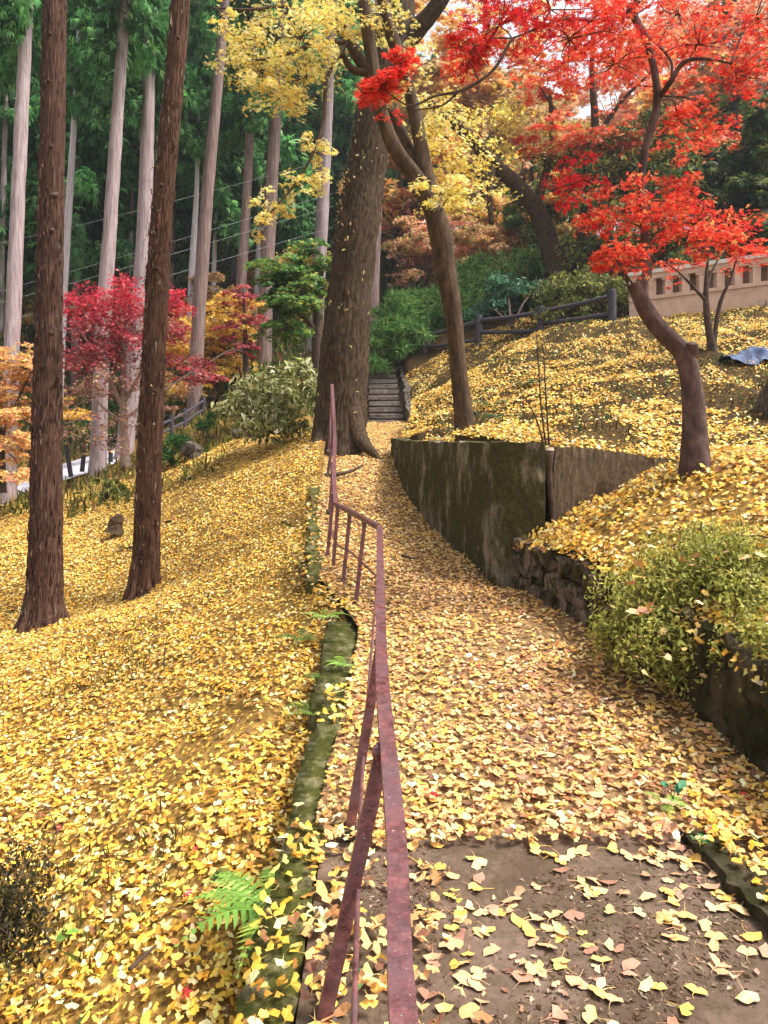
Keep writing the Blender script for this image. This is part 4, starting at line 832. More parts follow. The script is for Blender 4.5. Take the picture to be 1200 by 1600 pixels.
for i, (px, d, kind, sc) in enumerate(RIDGE):
    x = (px - 600) / F_PX * d; gz = float(zH(np.array(x), np.array(float(d)))); root = thing('autumn_tree', NAMES[kind], 'tree', (x, d, gz), kind + ' trees on the ridge')
    hh = (R.uniform(1.2, 2.6) if sc > .6 else .2) * sc
    MB().add(*tube(smooth_path([(x, d, gz - .3), (x + R.normal(0, .15), d, gz + hh), (x + R.normal(0, .3), d, gz + hh + 3.4 * sc)], 10), np.linspace(.2, .06, 10) * sc, 9, .05, 5, i)).build('trunk', M['twig'], root, smooth=True)
    for me, nm in zip(RC[kind][i % len(RC[kind])], ('crown', 'branches')):
        o = link(nm, me, None, root); o.location = (0, 0, hh); o.scale = (sc, sc, sc * R.uniform(.9, 1.2)); o.rotation_euler = (0, 0, R.uniform(0, 6))
for i, (px, d, kind, sc, lab) in enumerate(((345, 31, 'rust', .5, 'small yellowish tree between the cedar trunks left of centre'), (270, 34, 'green', .6, 'round green tree among the cedar trunks behind the shaggy near trunk'), (135, 34, 'green', .62, 'round green tree among the cedar trunks behind the maroon maple'), (40, 33, 'rust', .5, 'small yellowish tree among the cedars at the picture edge'), (425, 36, 'orange', .5, 'small orange tree glimpsed between tall cedars beside the green maple'), (470, 33, 'rust', .55, 'small rusty tree just left of the thick leaning trunk'))):
    x = (px - 600) / F_PX * d; gz = float(zH(np.array(x), np.array(float(d)))); root = thing('autumn_tree', lab, 'tree', (x, d, gz))
    MB().add(*tube(smooth_path([(x, d, gz - .3), (x + .1, d, gz + 1), (x, d, gz + 4.4 * sc)], 8), np.linspace(.12, .04, 8), 8)).build('trunk', M['twig'], root, smooth=True)
    for me, nm in zip(RC[kind][i % len(RC[kind])], ('crown', 'branches')):
        o = link(nm, me, None, root); o.location = (0, 0, .6); o.scale = (sc, sc, sc); o.rotation_euler = (0, 0, R.uniform(0, 6))
# ------------------------------------------------------------------ maples by the road
tree('maple_tree', 'broad maroon-red maple between the two near cedar trunks', 'tree',
   [[(197, 732, 18.4, 18), (195, 700, 18.4, 13), (193, 660, 18.4, 12), (192, 620, 18.4, 11)], [(192, 640, 18.4, 8), (170, 590, 18.2, 6), (140, 540, 18, 4), (115, 500, 17.9, 2)], [(192, 625, 18.4, 8), (195, 570, 18.4, 6), (190, 500, 18.4, 4), (185, 460, 18.4, 2)], [(193, 630, 18.4, 7), (222, 580, 18.3, 5), (255, 530, 18.2, 3), (285, 490, 18.2, 2)], [(193, 660, 18.4, 6), (165, 640, 18, 4), (125, 600, 17.8, 2)], [(194, 655, 18.4, 6), (235, 625, 18.6, 4), (300, 580, 18.8, 2)]],
   [(190, 465, 18, 60, 20, 1.2, 24, 30, CRIM), (125, 480, 17.6, 32, 20, 1, 14, 28, CRIM), (160, 530, 17.8, 55, 28, 1.2, 22, 28), (220, 520, 18, 55, 30, 1.2, 22, 28), (130, 560, 17.6, 40, 26, 1, 16, 26), (270, 475, 18.2, 30, 16, 1, 10, 26, CRIM), (265, 515, 18.2, 34, 18, 1, 9, 24), (290, 565, 18.5, 40, 14, 1, 8, 22), (180, 590, 17.8, 60, 20, 1, 10, 20, DUSTY), (250, 600, 18.4, 50, 16, 1, 6, 18, DUSTY), (125, 610, 17.5, 45, 22, .8, 9, 18, DUSTY), (110, 660, 17.4, 50, 22, .8, 9, 16, DUSTY), (220, 650, 18, 50, 20, .8, 8, 16, DUSTY), (150, 690, 17.6, 50, 14, .8, 6, 14, DUSTY)],
   MAROON, L_MAPLE_FAR, .10, M['pale_twig'], ns=12, n0=24, more=2.0, fat=1.25, dm=1.4, tilt=.7, flat=.5, twig_mat=M['pale_twig'])
tree('maple_tree', 'peach-orange maple cut by the picture edge beside the road', 'tree',
   [[(2, 770, 15.5, 16), (0, 700, 15.5, 12), (-5, 640, 15.5, 8), (-8, 590, 15.5, 5)], [(0, 690, 15.5, 7), (30, 620, 15.4, 4), (50, 580, 15.4, 2)]],
   [(20, 570, 15.2, 45, 30, .9, 20, 28), (30, 630, 15.2, 40, 30, .9, 18, 28), (10, 690, 15.2, 45, 26, .9, 14, 26), (-20, 620, 15.2, 50, 50, 1, 18, 26), (35, 740, 15, 30, 14, .7, 6, 20)],
   [(.82, .48, .20, 3), (.72, .30, .18, 1.6), (.88, .64, .20, 3), (.56, .22, .14, 1)], L_MAPLE_FAR, .095, M['twig'], ns=10, n0=24, more=2.2, fat=1.25)
tree('maple_tree', 'golden-orange maple glowing behind the shaggy cedar trunk', 'tree',
   [[(335, 660, 26, 16), (334, 600, 26, 12), (332, 540, 26, 9), (330, 480, 26, 5)], [(333, 580, 26, 7), (360, 530, 26, 5), (380, 490, 26, 3)], [(333, 570, 26, 7), (300, 530, 26, 5), (275, 500, 26, 3)]],
   [(330, 510, 25.5, 60, 24, 1.6, 24, 28), (290, 545, 25.5, 45, 26, 1.4, 20, 28), (370, 480, 26, 45, 22, 1.4, 16, 26), (340, 570, 25.5, 50, 24, 1.4, 16, 26), (285, 610, 25, 40, 30, 1.2, 14, 26), (110, 640, 22, 30, 16, 1, 8, 22)],
   [(.85, .50, .08, 3), (.88, .60, .16, 2), (.75, .36, .06, 1.5), (.55, .48, .10, 1)], L_MAPLE_FAR, .15, M['twig'], ns=10, n0=24, more=2.0, fat=1.25)
tree('maple_tree', 'dark crimson maple sprays in front of the slender dark cedar', 'tree',
   [[(385, 610, 25, 12), (384, 560, 25, 9), (382, 500, 25, 6), (380, 450, 25, 3)]],
   [(378, 460, 24.6, 34, 16, 1, 10, 26), (395, 500, 24.6, 32, 14, 1, 9, 24), (365, 520, 24.6, 28, 14, 1, 8, 24), (385, 545, 24.6, 30, 12, 1, 7, 22), (300, 585, 20, 45, 14, .8, 8, 22)],
   MAROON, L_MAPLE_FAR, .13, M['twig'], ns=8, n0=24, more=1.5, fat=1.15)
tree('maple_tree', 'green layered maple left of the thick leaning trunk', 'tree',
   [[(497, 600, 19, 22), (496, 540, 19, 18), (498, 460, 19, 14), (502, 400, 19, 8)], [(497, 520, 19, 9), (460, 480, 18.6, 6), (425, 460, 18.4, 3)]],
   [(450, 420, 18.2, 55, 20, 1.2, 22, 28), (455, 475, 18, 50, 18, 1.2, 20, 28), (480, 450, 18.4, 40, 24, 1, 14, 26), (440, 515, 18, 45, 14, 1, 12, 26), (490, 400, 18.6, 40, 20, 1, 12, 24), (430, 445, 18, 30, 14, .8, 8, 22)],
   [(.09, .22, .045, 3), (.17, .28, .05, 2), (.05, .12, .04, 2), (.38, .36, .06, 1)], L_MAPLE_FAR, .14, M['twig'], ns=10, n0=24, more=1.7, fat=1.15)
tree('maple_tree', 'dim red maple glimpsed between the thick trunk and the forked trunk', 'tree',
   [[(630, 470, 26, 12), (628, 400, 26, 8), (626, 330, 26, 5)]], [(625, 300, 26, 26, 22, 1.2, 12, 24), (640, 330, 26, 40, 20, 1.4, 12, 22), (640, 370, 26, 60, 26, 1.6, 14, 20), (725, 345, 26, 40, 20, 1.4, 12, 22)],
   [(.42, .05, .07, 3), (.60, .10, .08, 2), (.55, .26, .18, 2)], L_MAPLE_FAR, .16, M['twig'], ns=8, snap=True, n0=20)
tree('maple_tree', 'bare twiggy pinkish tree behind the green shrubs by the steps', 'tree',
   [[(665, 480, 25, 12), (655, 420, 25, 8), (640, 370, 25, 4)], [(657, 430, 25, 6), (690, 390, 25, 4), (710, 350, 25, 2)], [(660, 440, 25, 6), (625, 410, 25, 4), (600, 380, 25, 2)]],
   [(650, 400, 24.6, 50, 30, 1.4, 12, 14), (700, 370, 24.6, 40, 22, 1.2, 9, 14), (620, 440, 24.6, 36, 20, 1.2, 7, 12)],
   [(.70, .38, .26, 3), (.55, .22, .16, 2), (.60, .45, .20, 1)], L_MAPLE_FAR, .14, M['pale_twig'], ns=8, snap=True, n0=20, twig_mat=M['pale_twig'])

# ------------------------------------------------------------------ shrubs
def shrub(name, label, cat, base, pads, pal, tmpl, size, stems=6, group=None, mat=None, **kw):
    root = thing(name, label, cat, base, group); base = np.array(base, float); mb, tw = MB(), MB()
    anch = base + np.array([[0, 0, .05 * i] for i in range(4)])
    pads_foliage(mb, tw, anch, pads, pal, tmpl, size, **kw)
    tw.build('stems', mat or M['twig'], root); mb.build('foliage', M['leaf'], root, col=True); return root
SASA = [(.16, .34, .09, 3), (.26, .48, .13, 2.6), (.07, .17, .06, 1.6), (.42, .54, .18, 1)]
BLUEG = [(.10, .24, .13, 3), (.18, .36, .20, 2), (.04, .11, .07, 2)]
CREAM = [(.58, .55, .26, 2), (.78, .74, .48, 1.6), (.28, .30, .08, 3), (.12, .14, .04, 3)]
shrub('variegated_shrub', 'cream-edged leafy shrub at the foot of the thick leaning trunk', 'shrub', P(440, 690, 14.6),
   [(440, 610, 14.3, 60, 32, .7, 34, 30), (395, 640, 14.2, 44, 28, .6, 24, 28), (470, 640, 14.0, 36, 38, .6, 24, 28), (420, 660, 13.9, 50, 22, .6, 20, 26), (480, 590, 14.5, 26, 26, .5, 12, 24)], CREAM, L_OVAL + L_BLADE, .17, flat=.8, tilt=.9, dm=1.5, fat=1.15)
shrub('bamboo_shrub', 'bright green broad-leaved undergrowth beside the top of the steps', 'shrub', P(610, 560, 23.8),
   [(600, 530, 23.2, 34, 34, .9, 22, 30), (640, 510, 23.4, 45, 36, 1, 28, 30), (620, 490, 24, 50, 30, 1, 24, 30), (590, 565, 22.9, 20, 14, .5, 7, 24)], SASA, L_BLADE, .30, flat=.6, tilt=.8)
shrub('bamboo_shrub', 'green undergrowth bank between the forked trunk and the fence', 'shrub', P(720, 520, 24),
   [(690, 475, 25.6, 55, 36, 1, 34, 30), (740, 465, 25.4, 60, 34, 1.2, 30, 30), (720, 495, 24.8, 50, 20, .6, 18, 28), (670, 505, 25.2, 40, 26, .7, 16, 26), (760, 430, 26, 60, 30, 1.4, 24, 28), (830, 420, 26, 50, 30, 1.4, 18, 28)], SASA, L_BLADE, .30, flat=.6, tilt=.8)
shrub('leafy_shrub', 'bluish-green broadleaf shrub spilling over the fence rails', 'shrub', P(800, 520, 21.5),
   [(800, 465, 23.6, 58, 34, .9, 34, 30), (770, 490, 23.9, 45, 22, .6, 20, 28), (838, 455, 23.2, 46, 22, .8, 18, 28), (745, 500, 24.2, 30, 14, .5, 8, 24)], BLUEG, L_OVAL, .22, flat=.6, tilt=.7)
shrub('leafy_shrub', 'olive-green shrub behind the fence end post', 'shrub', P(920, 500, 21.5),
   [(890, 455, 21.5, 55, 30, .9, 26, 30), (930, 440, 21.8, 55, 30, .9, 24, 30), (960, 470, 21.2, 40, 26, .8, 16, 28), (880, 490, 21.3, 50, 18, .7, 14, 26)], OLIVE, L_OVAL, .16, flat=.6, tilt=.7)
shrub('evergreen_shrub', 'tall dark-olive evergreen behind the crooked red maple', 'shrub', P(1040, 430, 24),
   [(1040, 330, 23, 80, 60, 1.6, 40, 32), (960, 290, 23.5, 80, 55, 1.6, 36, 32), (1000, 230, 24, 90, 50, 1.6, 34, 30), (900, 250, 24.5, 50, 40, 1.4, 18, 28), (960, 380, 23, 80, 36, 1.4, 24, 30)], OLIVE + [(.03, .06, .02, 2)], L_OVAL, .22, flat=.7, tilt=.7)
shrub('evergreen_tree', 'drooping green conifer boughs at the picture edge above the balustrade', 'tree', P(1190, 430, 22),
   [(1150, 320, 21.5, 60, 36, 1.4, 28, 28), (1190, 270, 21.5, 50, 50, 1.4, 28, 28), (1180, 370, 21, 60, 26, 1.2, 20, 26), (1190, 200, 22, 40, 40, 1.2, 16, 26), (1110, 270, 22.5, 50, 36, 1.4, 18, 26)], [(.06, .10, .02, 3), (.12, .16, .03, 2), (.025, .045, .015, 3), (.22, .24, .05, .8)], L_NEEDLE, .34, flat=.4, tilt=.4)
mb_root = shrub('azalea_bush', 'small-leaved olive azalea bush dotted with fallen leaves, spilling over the near wall', 'bush', (2.25, 3.9, .7),
   [(1030, 930, 4.6, 85, 50, .34, 60, 60), (1110, 900, 4.5, 90, 50, .36, 60, 60), (1000, 990, 4.45, 70, 44, .28, 40, 56), (1080, 990, 4.3, 75, 50, .3, 46, 56), (1170, 960, 4.1, 70, 60, .34, 46, 56), (1180, 880, 4.4, 60, 40, .34, 34, 56), (1160, 1030, 3.9, 55, 36, .24, 26, 50), (1060, 1040, 4.2, 55, 26, .2, 20, 44), (1110, 850, 4.9, 90, 22, .36, 34, 50), (1200, 1050, 3.7, 50, 40, .22, 22, 46), (1180, 1010, 3.75, 50, 26, .2, 14, 40), (1250, 1020, 3.5, 50, 40, .25, 16, 40), (960, 1000, 4.75, 30, 26, .2, 12, 36)],
   [(.34, .34, .06, 3), (.50, .50, .12, 2.4), (.15, .15, .03, 3), (.64, .58, .18, 1.2)], L_OVAL, .040, flat=1.2, tilt=.9, twig_r=.004, sub=1.05, fat=1.08, dm=1.05, br=.6)
# twiggy bush at the near left edge, thick dark leaves standing for shadow
shrub('twiggy_bush', 'twiggy bush with leaves coloured dark for shadow at the bottom edge of the leafy slope', 'bush', P(-10, 1490, 2.6),
   [(10, 1440, 2.6, 62, 56, .16, 50, 32), (-20, 1380, 2.8, 80, 60, .2, 46, 28), (40, 1350, 3.0, 60, 50, .2, 16, 8), (90, 1300, 3.2, 60, 40, .2, 12, 6)], [(.03, .026, .010, 3), (.07, .058, .02, 2), (.16, .12, .03, 1)], L_OVAL, .030, flat=1.1, tilt=.9, twig_r=.003, sub=1.1, dm=.7, br=.3)
shrub('low_shrub', 'low green shrub beside the foot of the shaggy cedar trunk', 'shrub', P(185, 790, 15),
   [(185, 770, 14.8, 28, 18, .5, 14, 24), (165, 755, 15, 24, 14, .5, 8, 22), (205, 785, 14.6, 18, 12, .4, 7, 20)], OLIVE, L_OVAL, .11, flat=.7, tilt=.7)
shrub('low_shrub', 'green ferny clump by the rocks below the road fence', 'shrub', P(290, 705, 17),
   [(283, 690, 16.8, 18, 12, .4, 9, 22), (262, 715, 16.6, 16, 12, .4, 7, 22), (330, 660, 18, 24, 12, .5, 9, 22), (318, 712, 16.8, 12, 8, .3, 5, 18)], GREEN, L_BLADE, .20, flat=.6, tilt=.8)

# ------------------------------------------------------------------ rocks, stumps, road fence, wires
def rock(base, r, sq=(1, 1, .7), seed=0):
    rg = np.random.default_rng(seed); n, m = 9, 12; th = np.linspace(0, np.pi, n)[:, None]; ph = np.linspace(0, 2 * np.pi, m, endpoint=False)[None]
    D = np.stack([np.sin(th) * np.cos(ph), np.sin(th) * np.sin(ph), np.cos(th) * np.ones_like(ph)], -1)
    rr = 1 + .0 * D[..., 0]
    for k in range(7):
        v = unit(rg.normal(size=3)); rr = np.minimum(rr, rg.uniform(.6, .9) / np.maximum(D @ v, .35))
    V = (D * rr[..., None] * np.array(sq) * r).reshape(-1, 3) + np.array(base); i = np.arange(n - 1)[:, None]; j = np.arange(m)[None]
    return V, None, np.stack([i * m + j, i * m + (j + 1) % m, (i + 1) * m + (j + 1) % m, (i + 1) * m + j], -1).reshape(-1, 4)
for (px, py, d, r, lab) in ((300, 702, 16.6, .26, 'angular grey rock under the variegated shrub, larger of the pair'), (308, 716, 16.2, .17, 'small dark rock in front of the larger angular rock'), (372, 678, 16, .16, 'pale rock at the lower edge of the variegated shrub'), (1222, 632, 8.4, .34, 'dark boulder at the picture edge on the leafy bank')):
    tag(MB().add(*rock(P(px, py, d), r, (1, 1, .75 if px < 1000 else 1.5), int(px))).build('rock', M['rock']), lab, 'rock')
tag(MB().add(*tube(smooth_path([P(181, 832, 12.6), P(183, 818, 12.6), P(186, 808, 12.6), P(185, 803, 12.6)], 9), [.17, .14, .115, .105, .10, .105, .09, .07, .03], 16, .16, 7, 3, True, .16)).build('tree_stump', M['maple_bark']), 'small dark stump on the leafy slope behind the shaggy cedar', 'stump')
t = thing('road_fence', 'dark wooden fence along the road behind the shaggy cedar', 'fence', P(268, 685, 22))
rp = [(318, 652, 23.5), (288, 672, 22.4), (268, 682, 21.6), (240, 694, 20.9), (222, 700, 20.4)]
for px, py, d in rp: MB().add(*tube([P(px, py + 4, d), P(px, py - 34, d)], .075, 8)).build('post', M['fence'], t)
for o in (-26, -12):
    for (a_, b_) in zip(rp[:-1], rp[1:]): MB().add(*tube([P(a_[0], a_[1] + o, a_[2]), P(b_[0], b_[1] + o, b_[2])], .045, 8)).build('rail', M['fence'], t)
for px, py, d, ln, lab in ((111, 745, 18.2, -8, 'leaning dark wooden stake at the road edge, beside the near cedar trunk'), (128, 737, 18.8, 3, 'short brown stake at the road edge, next to the leaning dark stake'), (173, 722, 19.5, 0, 'dark stake by the road in front of the broad pale cedar')):
    tag(MB().add(*tube([P(px, py, d), P(px + ln, py - (50 if ln < 0 else 26), d)], .06, 8)).build('stake', M['fence']), lab, 'stake')
for i, (y0, y1) in enumerate(((372, 318), (452, 372), (470, 392), (500, 425))):
    a_, m_, b_ = P(-120, y0 + 34, 21), P(160, (y0 + y1) / 2 - 18 + 16, 24), P(520, y1 - 70, 28)
    tag(MB().add(*tube(smooth_path([a_, m_, b_], 30), .0055, 5)).build('utility_wire', M['wire']), ('topmost', 'second from top', 'third from top', 'lowest')[i] + ' of the thin overhead wires crossing behind the cedars', 'wire', 'overhead wires')
# blue tarp
tp = P(1165, 556, 10.9); Xt, Yt = np.meshgrid(np.linspace(-.30, .75, 40), np.linspace(-.25, .3, 22)); Xt, Yt = Xt + tp[0], Yt + tp[1]
Zt = zR(Xt, Yt) + .02 + .34 * np.abs(fbm(Xt * 3, Yt * 3, 3)) - .10 * (np.abs(Yt - tp[1]) / .42)**4 - .1 * (np.abs(Xt - tp[0] - .2) / .7)**6
tag(grid_sheet('tarp', Xt.T, Yt.T, Zt.T, M['tarp']), 'crumpled bluish tarp lying on the bank at the picture edge', 'tarp')

# ------------------------------------------------------------------ ferns and seedlings
def fern(label, base, n, L, seed, pal, cat='fern', name='fern', az=(0, 6.28), pw=.20):
    global R; keep, R = R, np.random.default_rng(seed); root = thing(name, label, cat, base)
    for k in range(n):
        an = R.uniform(*az); l = L * R.uniform(.7, 1.1); s = np.linspace(0, 1, 13)[:, None]; d = np.array([math.cos(an), math.sin(an), 0])
        path = np.array(base) + d * l * s + np.array([0, 0, 1.]) * l * (.75 * s - .70 * s**2)
        mb = MB(); mb.add(*tube(path, np.linspace(.0022, .0008, 13), 4, cap=False), C=pick(pal, 1)[0])
        side = np.array([-d[1], d[0], 0]); col = pick(pal, 1)[0]
        for i in range(1, 13):
            w = l * pw * math.sin(min(1, i / 13 + .18) * math.pi) + .006
            for sg in (-1, 1):
                p0 = path[i]; tip = p0 + side * sg * w + d * w * .45 - np.array([0, 0, .25 * w]); dn = d * l * .032
                mb.add([p0 - dn * .6, p0 + dn, tip, p0 * .5 + tip * .5 - dn * 1.0], [[0, 1, 2], [0, 2, 3]], None, col * R.uniform(.75, 1.2))
        mb.build('frond', M['leaf'], root, col=True)
    R = keep; return root
FERN = [(.36, .58, .11, 3), (.48, .68, .18, 2), (.22, .40, .08, 2)]
DKF = [(.10, .20, .05, 3), (.18, .28, .06, 2), (.24, .34, .08, 1)]
fern('bright green fern growing at the near end of the mossy wall', P(430, 1430, 2.66), 16, .33, 5, FERN, az=(1.6, 5.2))
fern('second bright fern touching the wall just above the larger fern', P(468, 1395, 2.8), 8, .22, 6, FERN)
fern('small fern sprouting halfway along the mossy wall', P(515, 1060, 4.9), 7, .2, 7, DKF, az=(2.2, 5))
fern('small pale fern on the mossy wall face below the railing', P(540, 1040, 4.9), 6, .16, 8, FERN)
fern('dark fern in the gap below the mossy wall', P(490, 1115, 4.35), 7, .2, 9, DKF)
fern('grassy green tuft on the slope left of the wall corner', P(470, 1000, 5.7), 9, .22, 10, DKF, 'plant', 'grass_tuft')
fern('small fern tuft at the upper corner of the wall', P(507, 965, 5.75), 7, .18, 12, FERN)
fern('fine green weed beside the path wall foot', P(1040, 1258, 3.2), 8, .12, 11, FERN, 'weed', 'weed')
def seedling(label, base, n, size, pal, h=.08, spread=.06):
    root = thing('seedling', label, 'plant', base)
    for k in range(n):
        an = R.uniform(0, 6.28); tip = np.array(base) + np.array([math.cos(an) * spread * R.uniform(.3, 1), math.sin(an) * spread * R.uniform(.3, 1), h * R.uniform(.5, 1.1)])
        MB().add(*tube(smooth_path([base, (np.array(base) + tip) / 2 + R.normal(0, .006, 3), tip], 5), .0015, 4)).build('stem', M['twig'], root)
        V = np.array([[0, -.5, 0], [.2, -.3, .06], [.3, 0, .08], [.2, .3, .03], [0, .6, -.08], [-.2, .3, .03], [-.3, 0, .08], [-.2, -.3, .06], [0, 0, 0]]); T = [[8, i, (i + 1) % 8] for i in range(8)]
        Fm = frames((np.array([[0, -.3, 1.]]) + R.normal(0, .35, (1, 3))), R.uniform(0, 6.28, 1))[0]
        MB().add((V * size * R.uniform(.7, 1.2)) @ Fm.T + tip, T, None, pick(pal, 1)[0]).build('leaf', M['leaf'], root, col=True)
SEED = [(.07, .26, .09, 2), (.14, .36, .12, 2), (.05, .18, .10, 1)]
seedling('green broad-leaved seedling below the large fern', P(420, 1530, 2.45), 7, .07, SEED, .09, .08)
seedling('small bluish-green seedling near the path edge under the wall', P(1052, 1250, 3.15), 4, .06, [(.05, .24, .14, 2), (.10, .30, .16, 1)], .07, .04)
seedling('tiny weed growing on the kerb edge', P(1098, 1318, 2.9), 6, .03, SEED, .03, .05)
seedling('tiny green sprouts at the foot of the near railing post', P(540, 1540, 2.15), 5, .03, SEED, .02, .06)
seedling('small green sprout among leaves left of the ferns', P(345, 1385, 2.9), 4, .06, OLIVE, .04, .05)
seedling('yellow-green weed beside the dark twiggy bush', P(103, 1478, 2.6), 6, .035, FERN, .04, .04)
for (px, py, d, lab) in ((765, 615, 12, 'dark strappy plant poking through leaves right of the forked trunk'), (790, 640, 10.8, 'green strappy plant lower on the bank near the forked trunk'), (815, 605, 12.4, 'bluish strappy plant below the thin shoots')):
    gx = P(px, py, d); gx[2] = float(zR(np.array(gx[0]), np.array(gx[1])))
    fern(lab, gx, 18, .5, int(px), [(.05, .12, .05, 2), (.09, .18, .10, 1)], 'plant', 'strappy_plant', pw=.10)
for (px, py, d, L_, lab) in ((366, 897, 8.6, .24, 'dark grassy tuft on the slope between the shaggy cedar and the wall'), (196, 858, 12.0, .3, 'dark tuft just left of the shaggy cedar trunk'), (252, 838, 12.4, .3, 'dark tuft just right of the shaggy cedar trunk'), (455, 815, 9.6, .26, 'dark leafy tuft on the slope under the upper railing'), (22, 920, 10.4, .22, 'small green tuft left of the thick near cedar'), (835, 560, 15.5, .4, 'green tuft near the top of the bank below the fence'), (960, 780, 5.9, .16, 'dark tuft on the ledge in front of the short wall')):
    f_ = zL if px < 600 else (zR if d > 7 else zB); g_ = P(px, py, d); g_[2] = float(f_(np.array(g_[0]), np.array(g_[1])))
    fern(lab, g_, 14, L_, int(px), [(.05, .07, .02, 3), (.10, .12, .03, 2), (.05, .03, .015, 2)], 'plant', 'grass_tuft', pw=.10)
# twigs and sticks on the ground
def stick(label, pts, r, name='stick', cat='stick'):
    tag(MB().add(*tube(smooth_path([P(*p) for p in pts], 12), np.linspace(r, r * .5, 12), 6, 0, 0, 1, True, .05)).build(name, M['twig'], smooth=True), label, cat)
stick('straight stick lying among leaves on the near slope', [(202, 1515, 2.45), (222, 1496, 2.5), (243, 1478, 2.55)], .008)
stick('dark fallen branch lying beside the root of the thick trunk', [(523, 742, 10.9), (548, 736, 11), (567, 727, 11.2)], .035)
stick('small twig on the leafy path left of the mossy wall', [(628, 868, 6.2), (642, 872, 6.1), (655, 871, 6.1)], .014)
stick('upright twig seedling standing on the leafy slope', [(256, 1046, 6.0), (257, 1020, 6.0), (260, 998, 6.0)], .006)

# ------------------------------------------------------------------ fallen leaves
GOLD = [(.88, .53, .08, 4), (.91, .65, .18, 3.4), (.80, .41, .05, 2.5), (.93, .78, .42, 2.0), (.56, .27, .06, 1.3), (.27, .12, .045, .7), (.62, .06, .05, .012)]
TAN = [(.86, .51, .11, 3.5), (.82, .49, .20, 3), (.88, .62, .24, 2.4), (.72, .38, .15, 2.4), (.90, .73, .42, 1.2), (.46, .22, .09, 1.6), (.22, .10, .06, 1.0)]
def normals(f, x, y, h=.05):
    return unit(np.stack([-(f(x + h, y) - f(x - h, y)) / (2 * h), -(f(x, y + h) - f(x, y - h)) / (2 * h), np.ones_like(x)], 1))
def worn(x, y):
    c = (x_l(y) * .42 + x_r(y) * .58); w = np.exp(-((x - c) / .42)**2)[:, None] * np.clip((8.5 - y) / 3, 0, 1)[:, None] * (.75 + .9 * fbm(x * 2.5, y * 1.6, 2)[:, None])
    return 1 - w * np.array([.16, .22, .02])
def litter(name, label, f, x0, x1, d0, d1, dens, pal, keep, tilt=.46, lift=.045, size=(.042, .068), bare=.0, rest=.38, soft=.10, tone=None):
    """Real leaves lying on the ground f; denser near the camera."""
    mb = MB(); edges = np.array([d0, 3.5, 5, 7, 10, 14, 19, d1]); edges = np.unique(np.clip(edges, d0, d1))
    for a_, b_ in zip(edges[:-1], edges[1:]):
        xa, xb = max(x0, -.60 * b_ - 1.0), min(x1, .60 * b_ + 1.5)
        if xb <= xa: continue
        m_ = (a_ + b_) / 2; q = dens * np.interp(m_, [2, 6, 12, 20], [1.0, .9, .72, .5]); n_ = int((xb - xa) * (b_ - a_) * q)
        x, y = R.uniform(xa, xb, n_), R.uniform(a_, b_, n_); k_ = keep(x, y) & (x < .58 * y + 1.4) & (x > -.58 * y - .9)
        if bare: k_ &= ((fbm(x * .9 + 31, y * .9, 3) + .5 * fbm(x * 3.1, y * 3.1 + 4, 2)) < bare + R.normal(0, soft, n_)) | (R.random(n_) < rest)
        x, y = x[k_], y[k_]; n_ = len(x)
        if not n_: continue
        z = f(x, y); py = HOR - (z - EYE) / y * F_PX; v = py < 1760; x, y, z = x[v], y[v], z[v]; n_ = len(x)
        nr = normals(f, x, y) + R.normal(0, tilt, (n_, 3)) * np.array([1, 1, .3])
        patch = 1 + .22 * fbm(x * .8 + 3, y * .8 + 8, 2)[:, None]
        if tone is not None: patch = patch * tone(x, y)
        s = (size[0] + (size[1] - size[0]) * R.random(n_)**1.4 + .012 * (R.random(n_) < .08)) * np.interp(m_, [8, 20], [1, 1.25])
        scatter(mb, L_GINKGO if m_ < 6 else L_GINKGO_FAR, np.stack([x, y, z + .006 + lift * R.random(n_)**1.5], 1), nr, R.uniform(0, 6.28, n_), s, np.clip(pick(pal, n_, .13) * patch, .01, .95))
    return tag(mb.build(name, M['litter'], None, col=True), label, 'leaves', kind='stuff')
litter('leaf_litter', 'thick carpet of yellow ginkgo leaves on the slope left of the railing', zL, -14, 0, 1.6, 19, 1750, GOLD, lambda x, y: (x < x_l(y) - np.interp(y, [4.3, 4.5, 6, 6.3], [.15, .29, .29, .05])) & (y < 17.5 + fbm(x, y) * 3), bare=.30, rest=.34, tilt=.30, lift=.035, size=(.029, .054))
litter('leaf_litter', 'yellow leaf carpet covering the path', zP, -1.2, 1.85, 2.95, 20, 1400, TAN, lambda x, y: (x > x_l(y) - .02) & (x < x_r(y) + .02), tilt=.24, lift=.022, bare=.5, size=(.034, .056), tone=worn)
litter('leaf_litter', 'yellow leaf carpet on the upper bank below the fence', zR, .3, 16, 6.2, 23, 1150, GOLD, lambda x, y: (y > wall_line(x) + .05) & (x > np.interp(y, [12.5, 14, 18, 20, 25], [.2, .5, .7, .7, .6])), tilt=.45, lift=.05, bare=.02, rest=.10, size=(.036, .060), soft=.05)
litter('leaf_litter', 'yellow leaves on the ledge behind the low stone wall', zB, 1.2, 8, 2.2, 7.0, 950, GOLD, lambda x, y: (x > x_r(y) - .03) & (y < wall_line(x) - .02) , bare=.5)
litter('leaf_litter', 'leaves heaped between the kerb and the shade-darkened mossy wall', lambda x, y: slab_z(x, y) + .03, 1.3, 1.86, 1.5, 3.4, 800, GOLD, lambda x, y: x > 1.31 - .05 * (y - 2.5), tilt=.4, lift=.05)
litter('leaf_litter', 'leaves strewn along the wall foot below the railing', lambda x, y: slab_z(x, y) + .006, -.26, .3, 1.4, 3.05, 620, TAN, lambda x, y: R.random(len(x)) < np.clip(1.15 - (x + .2) * 2.2, .0, 1), tilt=.4)

